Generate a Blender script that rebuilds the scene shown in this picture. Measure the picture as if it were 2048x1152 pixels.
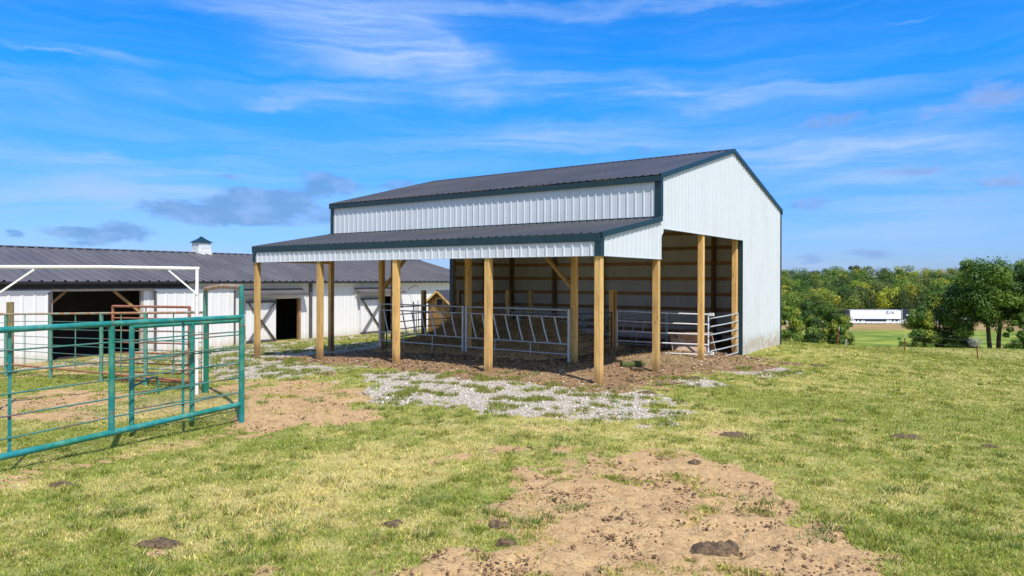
import bpy, math, random
import numpy as np
from mathutils import Vector, Matrix
random.seed(7); RNG=np.random.default_rng(11)
S=bpy.context.scene
for o in list(bpy.data.objects): bpy.data.objects.remove(o,do_unlink=True)
COL=S.collection
# ------------------------------------------------------------------ camera frame (world X = along the gable, Y = along the long side, origin = near lean-to corner)
F=1407.0; HY=558.56; ROLL=.003; ANG=math.radians(54.247); CA,SA=math.cos(ANG),math.sin(ANG)
AX,AY,AZ=1.874,14.907,2.215
CV=-(CA*AX+SA*AY); CU=SA*AX-CA*AY
cam_d=bpy.data.cameras.new('camera'); cam=bpy.data.objects.new('camera',cam_d); COL.objects.link(cam)
cam_d.sensor_width=36; cam_d.lens=F/2048*36; cam_d.shift_y=-(576-HY)/2048; cam_d.clip_start=.1; cam_d.clip_end=9000
cam.matrix_world=Matrix.Translation((CV,CU,AZ))@Matrix.Rotation(-ANG,4,'Z')@Matrix.Rotation(math.pi/2,4,'X')@Matrix.Rotation(ROLL,4,'Z')
S.camera=cam
S.view_settings.view_transform='Standard'; S.view_settings.look='None'; S.view_settings.exposure=0.45; S.view_settings.gamma=1
# sun
EL=math.radians(57); sh=(-.501,-.865)
n_=math.hypot(*sh); SUN=Vector((sh[0]/n_*math.cos(EL),sh[1]/n_*math.cos(EL),math.sin(EL)))
sd=bpy.data.lights.new('sun','SUN'); sd.energy=4.1; sd.angle=math.radians(.53); sd.color=(1,.95,.87)
so=bpy.data.objects.new('sun',sd); COL.objects.link(so); so.rotation_euler=SUN.to_track_quat('Z','Y').to_euler(); so.location=(0,0,40)
# ------------------------------------------------------------------ node helpers
def N(nt,t,**k):
    n=nt.nodes.new(t)
    for a,b in k.items():
        if a in('op','operation'): n.operation=b
        elif hasattr(n,a) and not a.startswith('i_'): setattr(n,a,b)
    return n
def lk(nt,a,b): nt.links.new(a,b)
def mth(nt,op,a,b=None,c=None,clamp=False):
    n=nt.nodes.new('ShaderNodeMath'); n.operation=op; n.use_clamp=clamp
    for i,x in enumerate((a,b,c)):
        if x is None: continue
        if isinstance(x,(int,float)): n.inputs[i].default_value=x
        else: nt.links.new(x,n.inputs[i])
    return n.outputs[0]
def mapr(nt,x,a,b,c=0.,d=1.,smooth=True):
    n=nt.nodes.new('ShaderNodeMapRange'); n.interpolation_type='SMOOTHSTEP' if smooth else 'LINEAR'
    nt.links.new(x,n.inputs[0])
    for i,v in enumerate((a,b,c,d)): n.inputs[i+1].default_value=v
    return n.outputs[0]
def mixc(nt,fac,a,b,mode='MIX'):
    n=nt.nodes.new('ShaderNodeMix'); n.data_type='RGBA'; n.blend_type=mode
    if isinstance(fac,(int,float)): n.inputs[0].default_value=fac
    else: nt.links.new(fac,n.inputs[0])
    for i,x in ((6,a),(7,b)):
        if isinstance(x,tuple): n.inputs[i].default_value=(*x[:3],1)
        else: nt.links.new(x,n.inputs[i])
    return n.outputs[2]
def noise(nt,vec,scale,detail=4,rough=.6,dist=0,out=0):
    n=nt.nodes.new('ShaderNodeTexNoise'); n.inputs['Scale'].default_value=scale; n.inputs['Detail'].default_value=detail
    n.inputs['Roughness'].default_value=rough; n.inputs['Distortion'].default_value=dist
    if vec is not None: nt.links.new(vec,n.inputs['Vector'])
    return n.outputs[out]
def mapping(nt,vec,scale=(1,1,1),loc=(0,0,0),rot=(0,0,0),typ='POINT'):
    n=nt.nodes.new('ShaderNodeMapping'); n.vector_type=typ; nt.links.new(vec,n.inputs[0])
    n.inputs['Location'].default_value=loc; n.inputs['Rotation'].default_value=rot; n.inputs['Scale'].default_value=scale
    return n.outputs[0]
# ------------------------------------------------------------------ world: Nishita sky with cirrus laid out by azimuth and elevation
def build_world():
    w=bpy.data.worlds.new('World'); S.world=w; w.use_nodes=True; nt=w.node_tree; nt.nodes.clear()
    sky=nt.nodes.new('ShaderNodeTexSky'); sky.sky_type='NISHITA'; sky.sun_disc=False
    sky.sun_elevation=EL; sky.sun_rotation=math.atan2(SUN.x,SUN.y); sky.altitude=300; sky.air_density=1.0; sky.dust_density=.4; sky.ozone_density=3
    tc=nt.nodes.new('ShaderNodeTexCoord'); D=tc.outputs['Generated']
    sx=nt.nodes.new('ShaderNodeSeparateXYZ'); lk(nt,D,sx.inputs[0])
    fw=mth(nt,'ADD',mth(nt,'MULTIPLY',sx.outputs[0],SA),mth(nt,'MULTIPLY',sx.outputs[1],CA))
    rt=mth(nt,'SUBTRACT',mth(nt,'MULTIPLY',sx.outputs[0],CA),mth(nt,'MULTIPLY',sx.outputs[1],SA))
    az=mth(nt,'ARCTAN2',rt,fw); el=mth(nt,'ARCSINE',sx.outputs[2])
    cb=nt.nodes.new('ShaderNodeCombineXYZ'); lk(nt,az,cb.inputs[0]); lk(nt,el,cb.inputs[1]); AE=cb.outputs[0]
    wob=noise(nt,mapping(nt,AE,(5,14,1)),1.0,5,.6,0,1)
    off=nt.nodes.new('ShaderNodeVectorMath'); off.operation='SUBTRACT'; lk(nt,wob,off.inputs[0]); off.inputs[1].default_value=(.5,.5,.5)
    def warped(k):
        sc=nt.nodes.new('ShaderNodeVectorMath'); sc.operation='MULTIPLY'; lk(nt,off.outputs[0],sc.inputs[0]); sc.inputs[1].default_value=(k*2,k,0)
        ad=nt.nodes.new('ShaderNodeVectorMath'); ad.operation='ADD'; lk(nt,AE,ad.inputs[0]); lk(nt,sc.outputs[0],ad.inputs[1]); return ad.outputs[0]
    A1=warped(.085); A2=warped(.05)
    def blobs(vec,lst):
        acc=None
        for (x,y,rx,ry,rot,amp) in lst:
            a=math.atan((x-1024)/F); e=math.atan((HY-y)/math.hypot(F,x-1024))
            s=nt.nodes.new('ShaderNodeVectorMath'); s.operation='SUBTRACT'; lk(nt,vec,s.inputs[0]); s.inputs[1].default_value=(a,e,0)
            k=math.cos(a)**2/F
            m=mapping(nt,s.outputs[0],(1/(rx*k),1/(ry/F*math.cos(a)),1),(0,0,0),(0,0,0))
            if rot:
                r=nt.nodes.new('ShaderNodeVectorRotate'); r.rotation_type='Z_AXIS'; lk(nt,s.outputs[0],r.inputs[0]); r.inputs['Angle'].default_value=math.radians(rot)
                m=mapping(nt,r.outputs[0],(1/(rx*k),1/(ry/F*math.cos(a)),1))
            L=nt.nodes.new('ShaderNodeVectorMath'); L.operation='LENGTH'; lk(nt,m,L.inputs[0])
            v=mapr(nt,L.outputs['Value'],1.0,.1,0,amp)
            acc=v if acc is None else mth(nt,'ADD',acc,v)
        return acc
    cir=blobs(A1,[(640,40,430,95,10,.95),(800,95,260,95,5,.7),(880,95,110,60,35,.7),(700,180,190,48,-6,.55),(560,198,90,14,0,.6),
        (1270,186,600,40,1,.95),(1000,22,420,34,2,.6),(1350,12,300,14,0,.5),(250,140,110,40,15,.4),(100,108,120,9,6,.6),(60,180,200,50,8,.3),
        (210,318,620,40,5,.8),(560,345,330,26,5,.35),(300,410,700,80,0,.65),(1250,290,760,70,4,.65),(1750,330,560,80,3,.8),(1840,22,90,7,6,.6),
        (1700,460,460,100,0,.6),(1740,540,60,12,0,.8),(940,190,150,40,-4,.35),(1900,230,200,60,0,.3)])
    st=noise(nt,mapping(nt,A2,(1.7,21,1),rot=(0,0,math.radians(5))),1.6,7,.56,.5)
    st2=noise(nt,mapping(nt,AE,(6,75,1),rot=(0,0,math.radians(8))),1.6,5,.55,.8)
    tex=mth(nt,'ADD',mth(nt,'MULTIPLY',mapr(nt,st,.28,.72),.9),mth(nt,'MULTIPLY',mapr(nt,st2,.4,.75),.3))
    cirf=mapr(nt,mth(nt,'MULTIPLY',mth(nt,'MINIMUM',cir,1.15),mth(nt,'ADD',tex,.12)),.02,1.25,0,.80,False)
    base_thin=mth(nt,'MULTIPLY',mapr(nt,st,.35,.75),mapr(nt,el,.42,.05,.10,.34))
    cirf=mth(nt,'ADD',cirf,base_thin)
    # low puffs
    puf=blobs(A2,[(655,366,110,48,0,1.3),(540,402,150,40,0,1.3),(390,432,220,36,0,1.4),(210,466,150,26,0,1.3),(100,455,90,14,0,.8),(460,356,42,13,0,.8),(20,460,32,15,0,.9),(580,436,200,36,0,.8),(800,372,90,22,0,.8),
        (435,405,60,14,0,.7),(1620,403,110,28,0,.8),(1810,343,100,13,0,1),(1995,360,90,20,0,1),(1930,402,120,22,0,.7),(1730,500,90,20,0,.8),(1620,515,90,24,0,.8),(1280,300,45,16,0,.7),
        (1660,240,130,34,0,.7),(1985,185,150,58,0,.9),(1860,228,120,24,0,.6)])
    pn=noise(nt,mapping(nt,AE,(12,26,1)),1.5,6,.58,.3)
    pt2=noise(nt,mapping(nt,AE,(20,40,1)),1.2,5,.6)
    pf=mapr(nt,mth(nt,'ADD',puf,mth(nt,'MULTIPLY',mth(nt,'SUBTRACT',pn,.5),2.0)),.32,1.0,0,.78)
    # sky tint
    g=mapr(nt,el,0.0,.27,0,1,False)
    tint=mixc(nt,g,(.46,.60,1.08),(.10,.90,1.72))
    skc=mixc(nt,1.0,sky.outputs[0],tint,'MULTIPLY')
    c1=mixc(nt,cirf,skc,(3.3,4.7,7.5))
    pc=mixc(nt,mapr(nt,az,.2,.6),(1.15,2.6,5.1),(2.0,3.2,5.9))
    pc=mixc(nt,mapr(nt,pt2,.42,.7,0,.6),pc,(2.6,3.9,6.8))
    c2=mixc(nt,pf,c1,pc)
    # cloud added out of view, behind and overhead, to brighten the barn interior
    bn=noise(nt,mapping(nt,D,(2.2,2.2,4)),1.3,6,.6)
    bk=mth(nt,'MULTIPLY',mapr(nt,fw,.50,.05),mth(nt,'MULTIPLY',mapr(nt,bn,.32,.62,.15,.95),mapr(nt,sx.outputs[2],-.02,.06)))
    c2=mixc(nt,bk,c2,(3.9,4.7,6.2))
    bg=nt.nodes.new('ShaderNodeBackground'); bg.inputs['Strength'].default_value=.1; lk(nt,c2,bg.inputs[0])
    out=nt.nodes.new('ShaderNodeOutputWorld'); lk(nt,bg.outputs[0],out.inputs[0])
build_world()
# ------------------------------------------------------------------ coordinates
def camXY(x,Y):                      # camera frame (lateral, depth) -> world
    dX=x-AX; dY=Y-AY; return (CA*dX+SA*dY, -SA*dX+CA*dY)
def W(x,y,Y):                        # a point seen at (x,y) at depth Y -> world point
    X=(x-1024)/F*Y; v,u=camXY(X,Y); return Vector((v,u,AZ-(y-HY-ROLL*(x-1024))*Y/F))
def lateral(v,u): return AX-SA*u+CA*v, AY+CA*u+SA*v
# numpy value noise
def _h(i,j,s):
    i=i.astype(np.int64); j=j.astype(np.int64)
    n=(i*374761393+j*668265263+s*1442695041)&0x7fffffff
    n=((n^(n>>13))*1274126177)&0x7fffffff
    return ((n^(n>>16))&0xffff)/65535.
def vnoise(x,y,s=0):
    i=np.floor(x); j=np.floor(y); fx=x-i; fy=y-j; fx=fx*fx*(3-2*fx); fy=fy*fy*(3-2*fy)
    a=_h(i,j,s); b=_h(i+1,j,s); c=_h(i,j+1,s); d=_h(i+1,j+1,s)
    return a+(b-a)*fx+(c-a)*fy+(a-b-c+d)*fx*fy
def fbm(x,y,s=0,o=4,g=.5):
    r=0;a=1;t=0
    for k in range(o):
        r=r+a*vnoise(x*2**k+17.3*k,y*2**k-9.1*k,s+k); t+=a; a*=g
    return r/t
def sstep(x,a,b):
    t=np.clip((x-a)/(b-a),0,1); return t*t*(3-2*t)
CTRL=[(0,0,0),(0,3,.02),(0,6.1,-.01),(0,9.2,-.11),(0,12.2,-.28),(3,9.7,-.16),(3,12,-.30),(3,2.4,.02),(3,0,-.05),(13.9,0,-.18),(9.2,0,-.18),(6,0,0),
 (13.9,6,-.15),(13.9,12.2,-.25),(7,6,-.05),(9,12,-.35),(-8,23,-1.0),(-2,23,-.98),(4,23,-.93),(9,23,-.93),(15,23,-.92),(25,23,-.95),(25,35,-1.2),(-10,35,-1.1),(-25,23,-1.1),
 (-13,-7,-.02),(-20,-20,0),(-6,-6,0),(-2,-4,0.0),(0,-8,-.05),(8,-8,-.35),(-30,0,-.2),(-6.5,3,-.1),(-9,2,-.1),(-13,8,-.3),(-6,14,-.45),(5,17,-.6),(20,14,-.7)]
for (x,y,Y) in [(1675,692,36),(1810,703,36),(1957,718,34),(2048,712,36),(1600,689,33),(2200,716,36),(1020,500,-5)]:
    if Y>0:
        p=W(x,y,Y); CTRL.append((p.x,p.y,p.z))
CTRL=np.array(CTRL)
def _k(r2): return np.sqrt(r2+4.)
_n=len(CTRL); _d=((CTRL[:,None,:2]-CTRL[None,:,:2])**2).sum(-1); _A=np.zeros((_n+3,_n+3)); _A[:_n,:_n]=_k(_d)-.02*np.eye(_n)*1.0
_A[:_n,_n]=1;_A[:_n,_n+1:]=CTRL[:,:2];_A[_n,:_n]=1;_A[_n+1:,:_n]=CTRL[:,:2].T
_c=np.linalg.solve(_A,np.concatenate([CTRL[:,2],[0,0,0]]))
TY=np.array([-5000,36,40,46,54,62,80,100,130,155,185,206,212,240,252,275,300,350,400,600,1200,5000]); TZ=np.array([-1,-1.3,-1.65,-2.5,-3.9,-4.9,-6.2,-7.0,-8.0,-8.8,-9.9,-10.9,-11.0,-11.0,-10.2,-8,-6,-3,0,5,6,6])
def road_rise(X): return 2.6*sstep(X,122,160)
def ground_z(v,u,micro=True):
    v=np.asarray(v,float); u=np.asarray(u,float)
    X=AX-SA*u+CA*v; Y=AY+CA*u+SA*v
    z=_c[_n]+_c[_n+1]*v+_c[_n+2]*u
    for i in range(_n): z=z+_c[i]*_k((v-CTRL[i,0])**2+(u-CTRL[i,1])**2)
    z=np.clip(z,-2.6,.12)
    t=np.interp(Y,TY,TZ)+road_rise(X)*sstep(Y,120,195)*(1-sstep(Y,250,300))
    s=sstep(Y-36-np.maximum(0,12-X)*1.2,0,9)
    z=z*(1-s)+t*s
    if micro: z=z+(fbm(v*.7,u*.7,3,3)-.5)*.05+(fbm(v*4,u*4,9,3)-.5)*.016
    return z
def gz(v,u): return float(ground_z(np.array([v]),np.array([u]))[0])
def on_ground(x,y,lift=0):           # where the ray through (x,y) meets the ground
    lo,hi=3.,300.
    for Y in np.arange(3,300,.25):
        p=W(x,y,Y)
        if p.z<float(ground_z(np.array([p.x]),np.array([p.y]),False)[0]): hi=Y; break
    lo=hi-.25
    for _ in range(12):
        m=(lo+hi)/2; p=W(x,y,m)
        if p.z<float(ground_z(np.array([p.x]),np.array([p.y]),False)[0]): hi=m
        else: lo=m
    p=W(x,y,hi); return Vector((p.x,p.y,gz(p.x,p.y)+lift)),hi
# ------------------------------------------------------------------ ground cover masks (world positions)
def blobset(lst):
    out=[]
    for (x,y,rx,ry,amp) in lst:
        p,Y=on_ground(x,y); h=max(.8,AZ-p.z)
        out.append((p.x,p.y,rx*Y/F,ry*Y*Y/(F*h),amp))
    return out
B_DIRT=blobset([(1250,1010,330,105,1),(1380,1110,440,95,1),(1010,1140,300,60,1),(1330,940,200,60,.9),(1620,1110,190,75,.9),(1700,1140,190,50,.85),(610,815,140,48,1),(560,785,110,30,.8),(690,835,90,25,.7),(110,800,190,30,.9),(470,775,60,16,.6),
   (520,1140,150,26,.55),(320,1085,50,14,.7),(860,920,60,10,.7),(1100,855,60,8,.6),(1480,870,60,12,.6),(1540,1010,50,14,.5),(430,790,70,14,.5),(340,745,120,10,.6),(250,724,240,22,1),(120,748,170,9,.8),(430,745,50,12,.6),(1000,905,60,12,.55),(1180,905,120,18,.5),(500,640,10,3,.1),
   (1320,778,40,5,.6),(1490,745,60,5,.5),(90,835,160,14,.7)]+[(x_,976-(976-848)*x_/470+2,34,2.4,.85) for x_ in range(0,475,26)])
B_GRAV=blobset([(830,752,140,15,1.1),(935,778,215,36,1.15),(1130,799,235,30,1.15),(1260,826,150,18,.85),(1400,766,70,8,.8),(1530,741,100,10,1),(1330,757,120,5,.8),(1180,772,90,6,.8),(1330,848,90,6,.6),(560,742,130,16,1.3),(480,718,150,28,1.4),(620,700,180,18,1.4),(450,700,130,22,1.3),(540,725,130,20,1.3),
   (720,735,60,8,.5),(1060,770,80,12,.8),(300,722,170,12,1),(690,690,120,8,.8),(1240,790,90,12,.6),(700,760,60,8,.5),(330,700,90,10,.7)])
B_MUL=blobset([(1400,727,170,12,.95),(1240,742,120,10,.95),(1560,726,80,7,.7),(1000,752,120,12,.9),(870,735,90,10,.8),(640,722,40,5,.4),(1180,755,80,8,.8),(660,745,50,6,.6),(1120,770,70,6,.5),(1560,770,60,5,.4)])
B_DRY=blobset([(750,930,300,55,.8),(1150,850,220,35,.7),(500,1000,250,60,.7),(900,870,260,35,.5),(1480,860,200,30,.4),(1750,1000,200,80,.35),(250,960,200,22,.4),(1300,890,160,26,.7),(60,960,200,14,.6),(350,815,130,14,1.3),(1650,880,300,40,.3),(1900,760,300,30,.25),(1650,700,200,8,.4)])
B_GRN=blobset([(150,870,200,30,.9),(420,855,110,20,.9),(90,760,160,18,.8),(300,780,90,14,.7),(560,870,80,22,.7),(1560,800,180,22,.7),(1850,830,260,50,.5),(1950,1080,200,70,.7),(880,1000,120,30,.3),(250,1120,180,30,.4),(1400,770,90,14,.6),(1230,845,120,10,.5)])
def blobmask(B,v,u,wx,wy):
    m=np.zeros_like(v)
    vv=v+wx; uu=u+wy
    for (a,b,rr,rf,amp) in B:
        dv=vv-a; du=uu-b
        r=(CA*dv-SA*du)/rr; f=(SA*dv+CA*du)/rf
        d=np.sqrt(r*r+f*f); m=np.maximum(m,amp*(1-sstep(d,.45,1.25)))
    return m
def masks(v,u):
    X,Y=lateral(v,u)
    wx=(fbm(v*.8,u*.8,21,4)-.5)*1.6; wy=(fbm(v*.8,u*.8,41,4)-.5)*1.6
    n=fbm(v*1.7,u*1.7,5,5,.6); n2=fbm(v*5,u*5,77,4,.6)
    k=(n-.5)*1.1+(n2-.5)*.8
    dirt=sstep(blobmask(B_DIRT,v,u,wx*.6,wy*.6)+k*.85,.34,.70)
    gb=blobmask(B_GRAV,v,u,wx*.5,wy*.5); grav=sstep(gb+k*1.5,.38,.68)*sstep(gb,.04,.22)
    # floor in and around the pole barn
    sx_=np.maximum(-.75-v,v-14.0); sy_=np.maximum(-.9-u,u-11.0); dd=np.where((sx_<0)&(sy_<0),np.maximum(sx_,sy_),np.hypot(np.maximum(sx_,0),np.maximum(sy_,0)))
    fl=1-sstep(dd+k*(.9+1.1*(u<0)),-.25,.35)
    fl=np.where((v>14.0),0,fl); fl=np.where((v>9.3)&(u<.2),fl*.0,fl)
    mul=np.maximum(sstep(blobmask(B_MUL,v,u,wx*.4,wy*.4)+k*.8,.42,.62),fl)
    # yard by the stable
    yard=(1-sstep(np.abs(u-20.9)+k*2.2,1.1,2.3))*sstep(25-v,0,1)
    grav=np.maximum(grav,yard*sstep(n,.36,.5)*.95)
    dirt=np.maximum(dirt,yard*.8)
    far=sstep(Y,30,38)
    grav=grav*(1-far*(u<18)); 
    dry=np.clip(blobmask(B_DRY,v,u,wx,wy)*.95+(n-.42)*1.0+(fbm(v*.35,u*.35,91,3)-.5)*.8+(fbm(v*4.5,u*4.5,93,3)-.5)*1.3+.14-blobmask(B_GRN,v,u,wx,wy)*.6,0,1)
    return dirt,grav,mul,dry
# ------------------------------------------------------------------ materials
def mat(name,base=(.5,.5,.5),rough=.6,metal=0.,spec=.5):
    m=bpy.data.materials.new(name); m.use_nodes=True; nt=m.node_tree; b=nt.nodes['Principled BSDF']
    b.inputs['Base Color'].default_value=(*base,1); b.inputs['Roughness'].default_value=rough; b.inputs['Metallic'].default_value=metal
    b.inputs['Specular IOR Level'].default_value=spec
    return m,nt,b
def bump(nt,b,h,strength=.3,dist=.02):
    n=nt.nodes.new('ShaderNodeBump'); n.inputs['Strength'].default_value=strength; n.inputs['Distance'].default_value=dist
    lk(nt,h,n.inputs['Height']); lk(nt,n.outputs[0],b.inputs['Normal'])
def objco(nt): return nt.nodes.new('ShaderNodeTexCoord').outputs['Object']
def worldco(nt): return nt.nodes.new('ShaderNodeNewGeometry').outputs['Position']
def m_noisy(name,c1,c2,scale=(3,3,3),rough=.6,metal=0,lo=.35,hi=.65,bmp=0,rnd=0,detail=6):
    m,nt,b=mat(name,c1,rough,metal); n=noise(nt,mapping(nt,worldco(nt),scale),1,detail,.65)
    c=mixc(nt,mapr(nt,n,lo,hi),c1,c2)
    if rnd:
        oi=nt.nodes.new('ShaderNodeObjectInfo'); c=mixc(nt,1.,c,mixc(nt,oi.outputs['Random'],(1-rnd,1-rnd,1-rnd),(1+rnd,1+rnd,1+rnd)),'MULTIPLY')
    lk(nt,c,b.inputs['Base Color'])
    if bmp: bump(nt,b,n,bmp)
    return m
def m_wood(name,sc,c1=(.82,.53,.205),c2=(.54,.31,.10),knot=True,dark=(.16,.08,.03)):
    m,nt,b=mat(name,c1,.75,0,.3); P=worldco(nt)
    oi=nt.nodes.new('ShaderNodeObjectInfo')
    ad=nt.nodes.new('ShaderNodeVectorMath'); ad.operation='ADD'; lk(nt,P,ad.inputs[0])
    cmb=nt.nodes.new('ShaderNodeCombineXYZ'); 
    for i in range(3): lk(nt,mth(nt,'MULTIPLY',oi.outputs['Random'],37.),cmb.inputs[i])
    lk(nt,cmb.outputs[0],ad.inputs[1]); Q=ad.outputs[0]
    g=noise(nt,mapping(nt,Q,sc),1,6,.65,.4)
    c=mixc(nt,mapr(nt,g,.35,.68),c1,c2)
    big=noise(nt,mapping(nt,Q,(2,2,.8)),1,3,.5)
    c=mixc(nt,mapr(nt,big,.4,.8,0,.45),c,(.60,.45,.17))
    stn=noise(nt,mapping(nt,Q,(5,5,1.0) if sc[2]<5 else (3,3,3)),1,5,.6); c=mixc(nt,mapr(nt,stn,.52,.75,0,.55),c,(.33,.19,.075))
    sz=nt.nodes.new('ShaderNodeSeparateXYZ'); lk(nt,P,sz.inputs[0]); c=mixc(nt,mapr(nt,mth(nt,'ADD',sz.outputs[2],mth(nt,'MULTIPLY',stn,-.5)),.12,-.30,0,.75),c,(.20,.12,.06))
    if knot:
        vo=nt.nodes.new('ShaderNodeTexVoronoi'); vo.inputs['Scale'].default_value=1; lk(nt,mapping(nt,Q,tuple(min(s,8)*.9+1.2 for s in sc)),vo.inputs['Vector'])
        c=mixc(nt,mapr(nt,vo.outputs['Distance'],.15,.05,0,.85),c,dark)
    c=mixc(nt,1.,c,mixc(nt,oi.outputs['Random'],(.76,.76,.74),(1.14,1.10,1.04)),'MULTIPLY')
    lk(nt,c,b.inputs['Base Color']); bump(nt,b,g,.25,.01)
    return m
MW_Z=m_wood('timber_upright',(26,26,1.6)); MW_Y=m_wood('timber_lengthwise',(26,1.6,26)); MW_X=m_wood('timber_crosswise',(1.6,26,26))
MG_Y=m_wood('girt_timber_long',(20,1.2,20),(.62,.33,.15),(.44,.21,.09)); MG_X=m_wood('girt_timber_cross',(1.2,20,20),(.62,.33,.15),(.44,.21,.09))
MW_DK=m_wood('brown_timber',(26,26,1.6),(.36,.21,.095),(.25,.14,.06))
MW_OR=m_wood('orange_board',(14,14,2),(.34,.165,.065),(.24,.105,.04),False)
def m_siding():
    m,nt,b=mat('white_ribbed_steel',(.74,.77,.80),.38,0,.5)
    P=worldco(nt); n=noise(nt,mapping(nt,P,(1.2,1.2,.5)),1,6,.6); c=mixc(nt,mapr(nt,n,.4,.8),(.62,.65,.68),(.56,.58,.60))
    sx=nt.nodes.new('ShaderNodeSeparateXYZ'); lk(nt,P,sx.inputs[0]); z=sx.outputs[2]
    sp=noise(nt,mapping(nt,P,(7,7,3)),1,6,.7); c=mixc(nt,mth(nt,'MULTIPLY',mapr(nt,mth(nt,'ADD',z,mth(nt,'MULTIPLY',sp,-.9)),.05,-.45,0,.8),mapr(nt,sp,.3,.6)),c,(.36,.27,.17))
    stk=noise(nt,mapping(nt,P,(5,5,.25)),1,5,.6); c=mixc(nt,mapr(nt,stk,.55,.75,0,.30),c,(.50,.53,.56))
    fr=mth(nt,'ABSOLUTE',mth(nt,'SUBTRACT',mth(nt,'FRACT',mth(nt,'DIVIDE',z,.61)),.5)); hx_=mth(nt,'ABSOLUTE',mth(nt,'SUBTRACT',mth(nt,'FRACT',mth(nt,'DIVIDE',mth(nt,'ADD',sx.outputs[0],mth(nt,'ADD',sx.outputs[1],.07)),.2286)),.5))
    scw=mth(nt,'MULTIPLY',mapr(nt,fr,.022,.012),mapr(nt,hx_,.06,.03)); c=mixc(nt,mth(nt,'MULTIPLY',scw,.55),c,(.30,.32,.34))
    lk(nt,c,b.inputs['Base Color']); lk(nt,mapr(nt,n,.3,.7,.33,.5),b.inputs['Roughness'])
    bump(nt,b,noise(nt,mapping(nt,P,(1.6,1.6,2.4)),1,2,.5),.12,.05); return m
M_SIDE=m_siding()
def m_stable():
    m,nt,b=mat('white_painted_boards',(.78,.78,.76),.6); P=worldco(nt); sx=nt.nodes.new('ShaderNodeSeparateXYZ'); lk(nt,P,sx.inputs[0])
    n=noise(nt,mapping(nt,P,(2.5,2.5,1.5)),1,7,.7); low=mapr(nt,mth(nt,'ADD',sx.outputs[2],mth(nt,'MULTIPLY',n,.7)),-.1,-.75)
    c=mixc(nt,mth(nt,'MULTIPLY',low,.7),(.73,.73,.715),(.48,.41,.30)); c=mixc(nt,mapr(nt,n,.6,.75,0,.35),c,(.60,.58,.53))
    sp=noise(nt,mapping(nt,P,(16,16,16)),1,3,.6); c=mixc(nt,mth(nt,'MULTIPLY',mapr(nt,sp,.68,.72),mapr(nt,sx.outputs[2],.6,-.6,0,.8)),c,(.25,.2,.15))
    lk(nt,c,b.inputs['Base Color']); return m
M_STB=m_stable()
M_BACK=m_noisy('interior_brightening_coat',(.84,.81,.75),(.76,.72,.65),(1.5,1.5,.6),.6,0,.35,.7)  # paler than the siding, so the shaded inside walls come out brighter
M_ROOF=m_noisy('charcoal_metal_roof',(.044,.045,.050),(.066,.063,.068),(.5,.5,.5),.48,0.0,.3,.7,0)
def m_roof2():
    m,nt,b=mat('weathered_grey_roof',(.11,.105,.125),.5); P=worldco(nt)
    n=noise(nt,mapping(nt,P,(1.1,.25,1)),1,7,.65); n2=noise(nt,mapping(nt,P,(9,2.2,5)),1,6,.7)
    c=mixc(nt,mapr(nt,n,.3,.7),(.088,.080,.083),(.128,.117,.120)); c=mixc(nt,mapr(nt,n2,.5,.8,0,.5),c,(.19,.18,.19)); lk(nt,c,b.inputs['Base Color']); return m
M_ROOF2=m_roof2()
M_TRIM=m_noisy('dark_teal_trim',(.006,.030,.040),(.009,.038,.050),(2,2,2),.42,0,.3,.7)
M_DARK=m_noisy('dark_grey_paint',(.07,.068,.07),(.10,.095,.09),(6,6,3),.6)
M_BLACK=m_noisy('black_steel_pipe',(.012,.013,.016),(.022,.022,.025),(9,9,9),.45)
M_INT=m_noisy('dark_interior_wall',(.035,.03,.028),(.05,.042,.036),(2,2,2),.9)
M_GALV=m_noisy('galvanised_pipe',(.46,.52,.56),(.60,.65,.68),(9,9,9),.42,.35,.3,.7)
M_WHT=m_noisy('white_enamel_pipe',(.78,.77,.74),(.60,.50,.36),(4,4,7),.5,0,.58,.80)
def m_green():
    m,nt,b=mat('chalky_green_paint',(.03,.25,.19),.42,0,.5); P=worldco(nt)
    n=noise(nt,mapping(nt,P,(5,5,5)),1,8,.72); n2=noise(nt,mapping(nt,P,(1.3,1.3,1.3)),1,4,.6); n3=noise(nt,mapping(nt,P,(14,14,14)),1,5,.7)
    c=mixc(nt,mapr(nt,n2,.38,.64),(.008,.175,.125),(.008,.20,.22))
    c=mixc(nt,mapr(nt,n,.44,.62,0,.8),c,(.07,.27,.20)); c=mixc(nt,mapr(nt,n,.40,.30,0,.7),c,(.008,.11,.10)); c=mixc(nt,mapr(nt,n3,.60,.66,0,.9),c,(.21,.09,.045))
    lk(nt,c,b.inputs['Base Color']); lk(nt,mapr(nt,n,.3,.7,.35,.6),b.inputs['Roughness']); return m
M_GRN=m_green()
M_GRN2=m_noisy('faded_green_pipe',(.06,.24,.17),(.15,.26,.19),(5,5,5),.5,0,.35,.7)
M_GRN3=m_noisy('deep_green_paint',(.006,.15,.085),(.02,.19,.12),(6,6,3),.5,0,.4,.7)
M_RGRN=m_noisy('rusty_green_rail',(.30,.36,.26),(.40,.17,.07),(3.2,3.2,3.2),.6,0,.40,.58)
M_ROD=m_noisy('weathered_green_rod',(.05,.19,.16),(.17,.11,.08),(2.2,2.2,2.2),.5,0,.48,.62)
M_RUST=m_noisy('red_brown_rust',(.26,.085,.045),(.38,.16,.09),(8,8,8),.75,0,.3,.7,.2)
M_TPOST=m_noisy('red_rusty_t_post',(.40,.06,.02),(.26,.05,.025),(8,8,8),.7)
M_WIRE=m_noisy('grey_wire',(.42,.43,.42),(.30,.29,.27),(8,8,8),.5,.5)
M_CONC=m_noisy('pale_concrete',(.44,.41,.36),(.33,.29,.24),(5,5,5),.85,0,.35,.7,.2)
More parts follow.
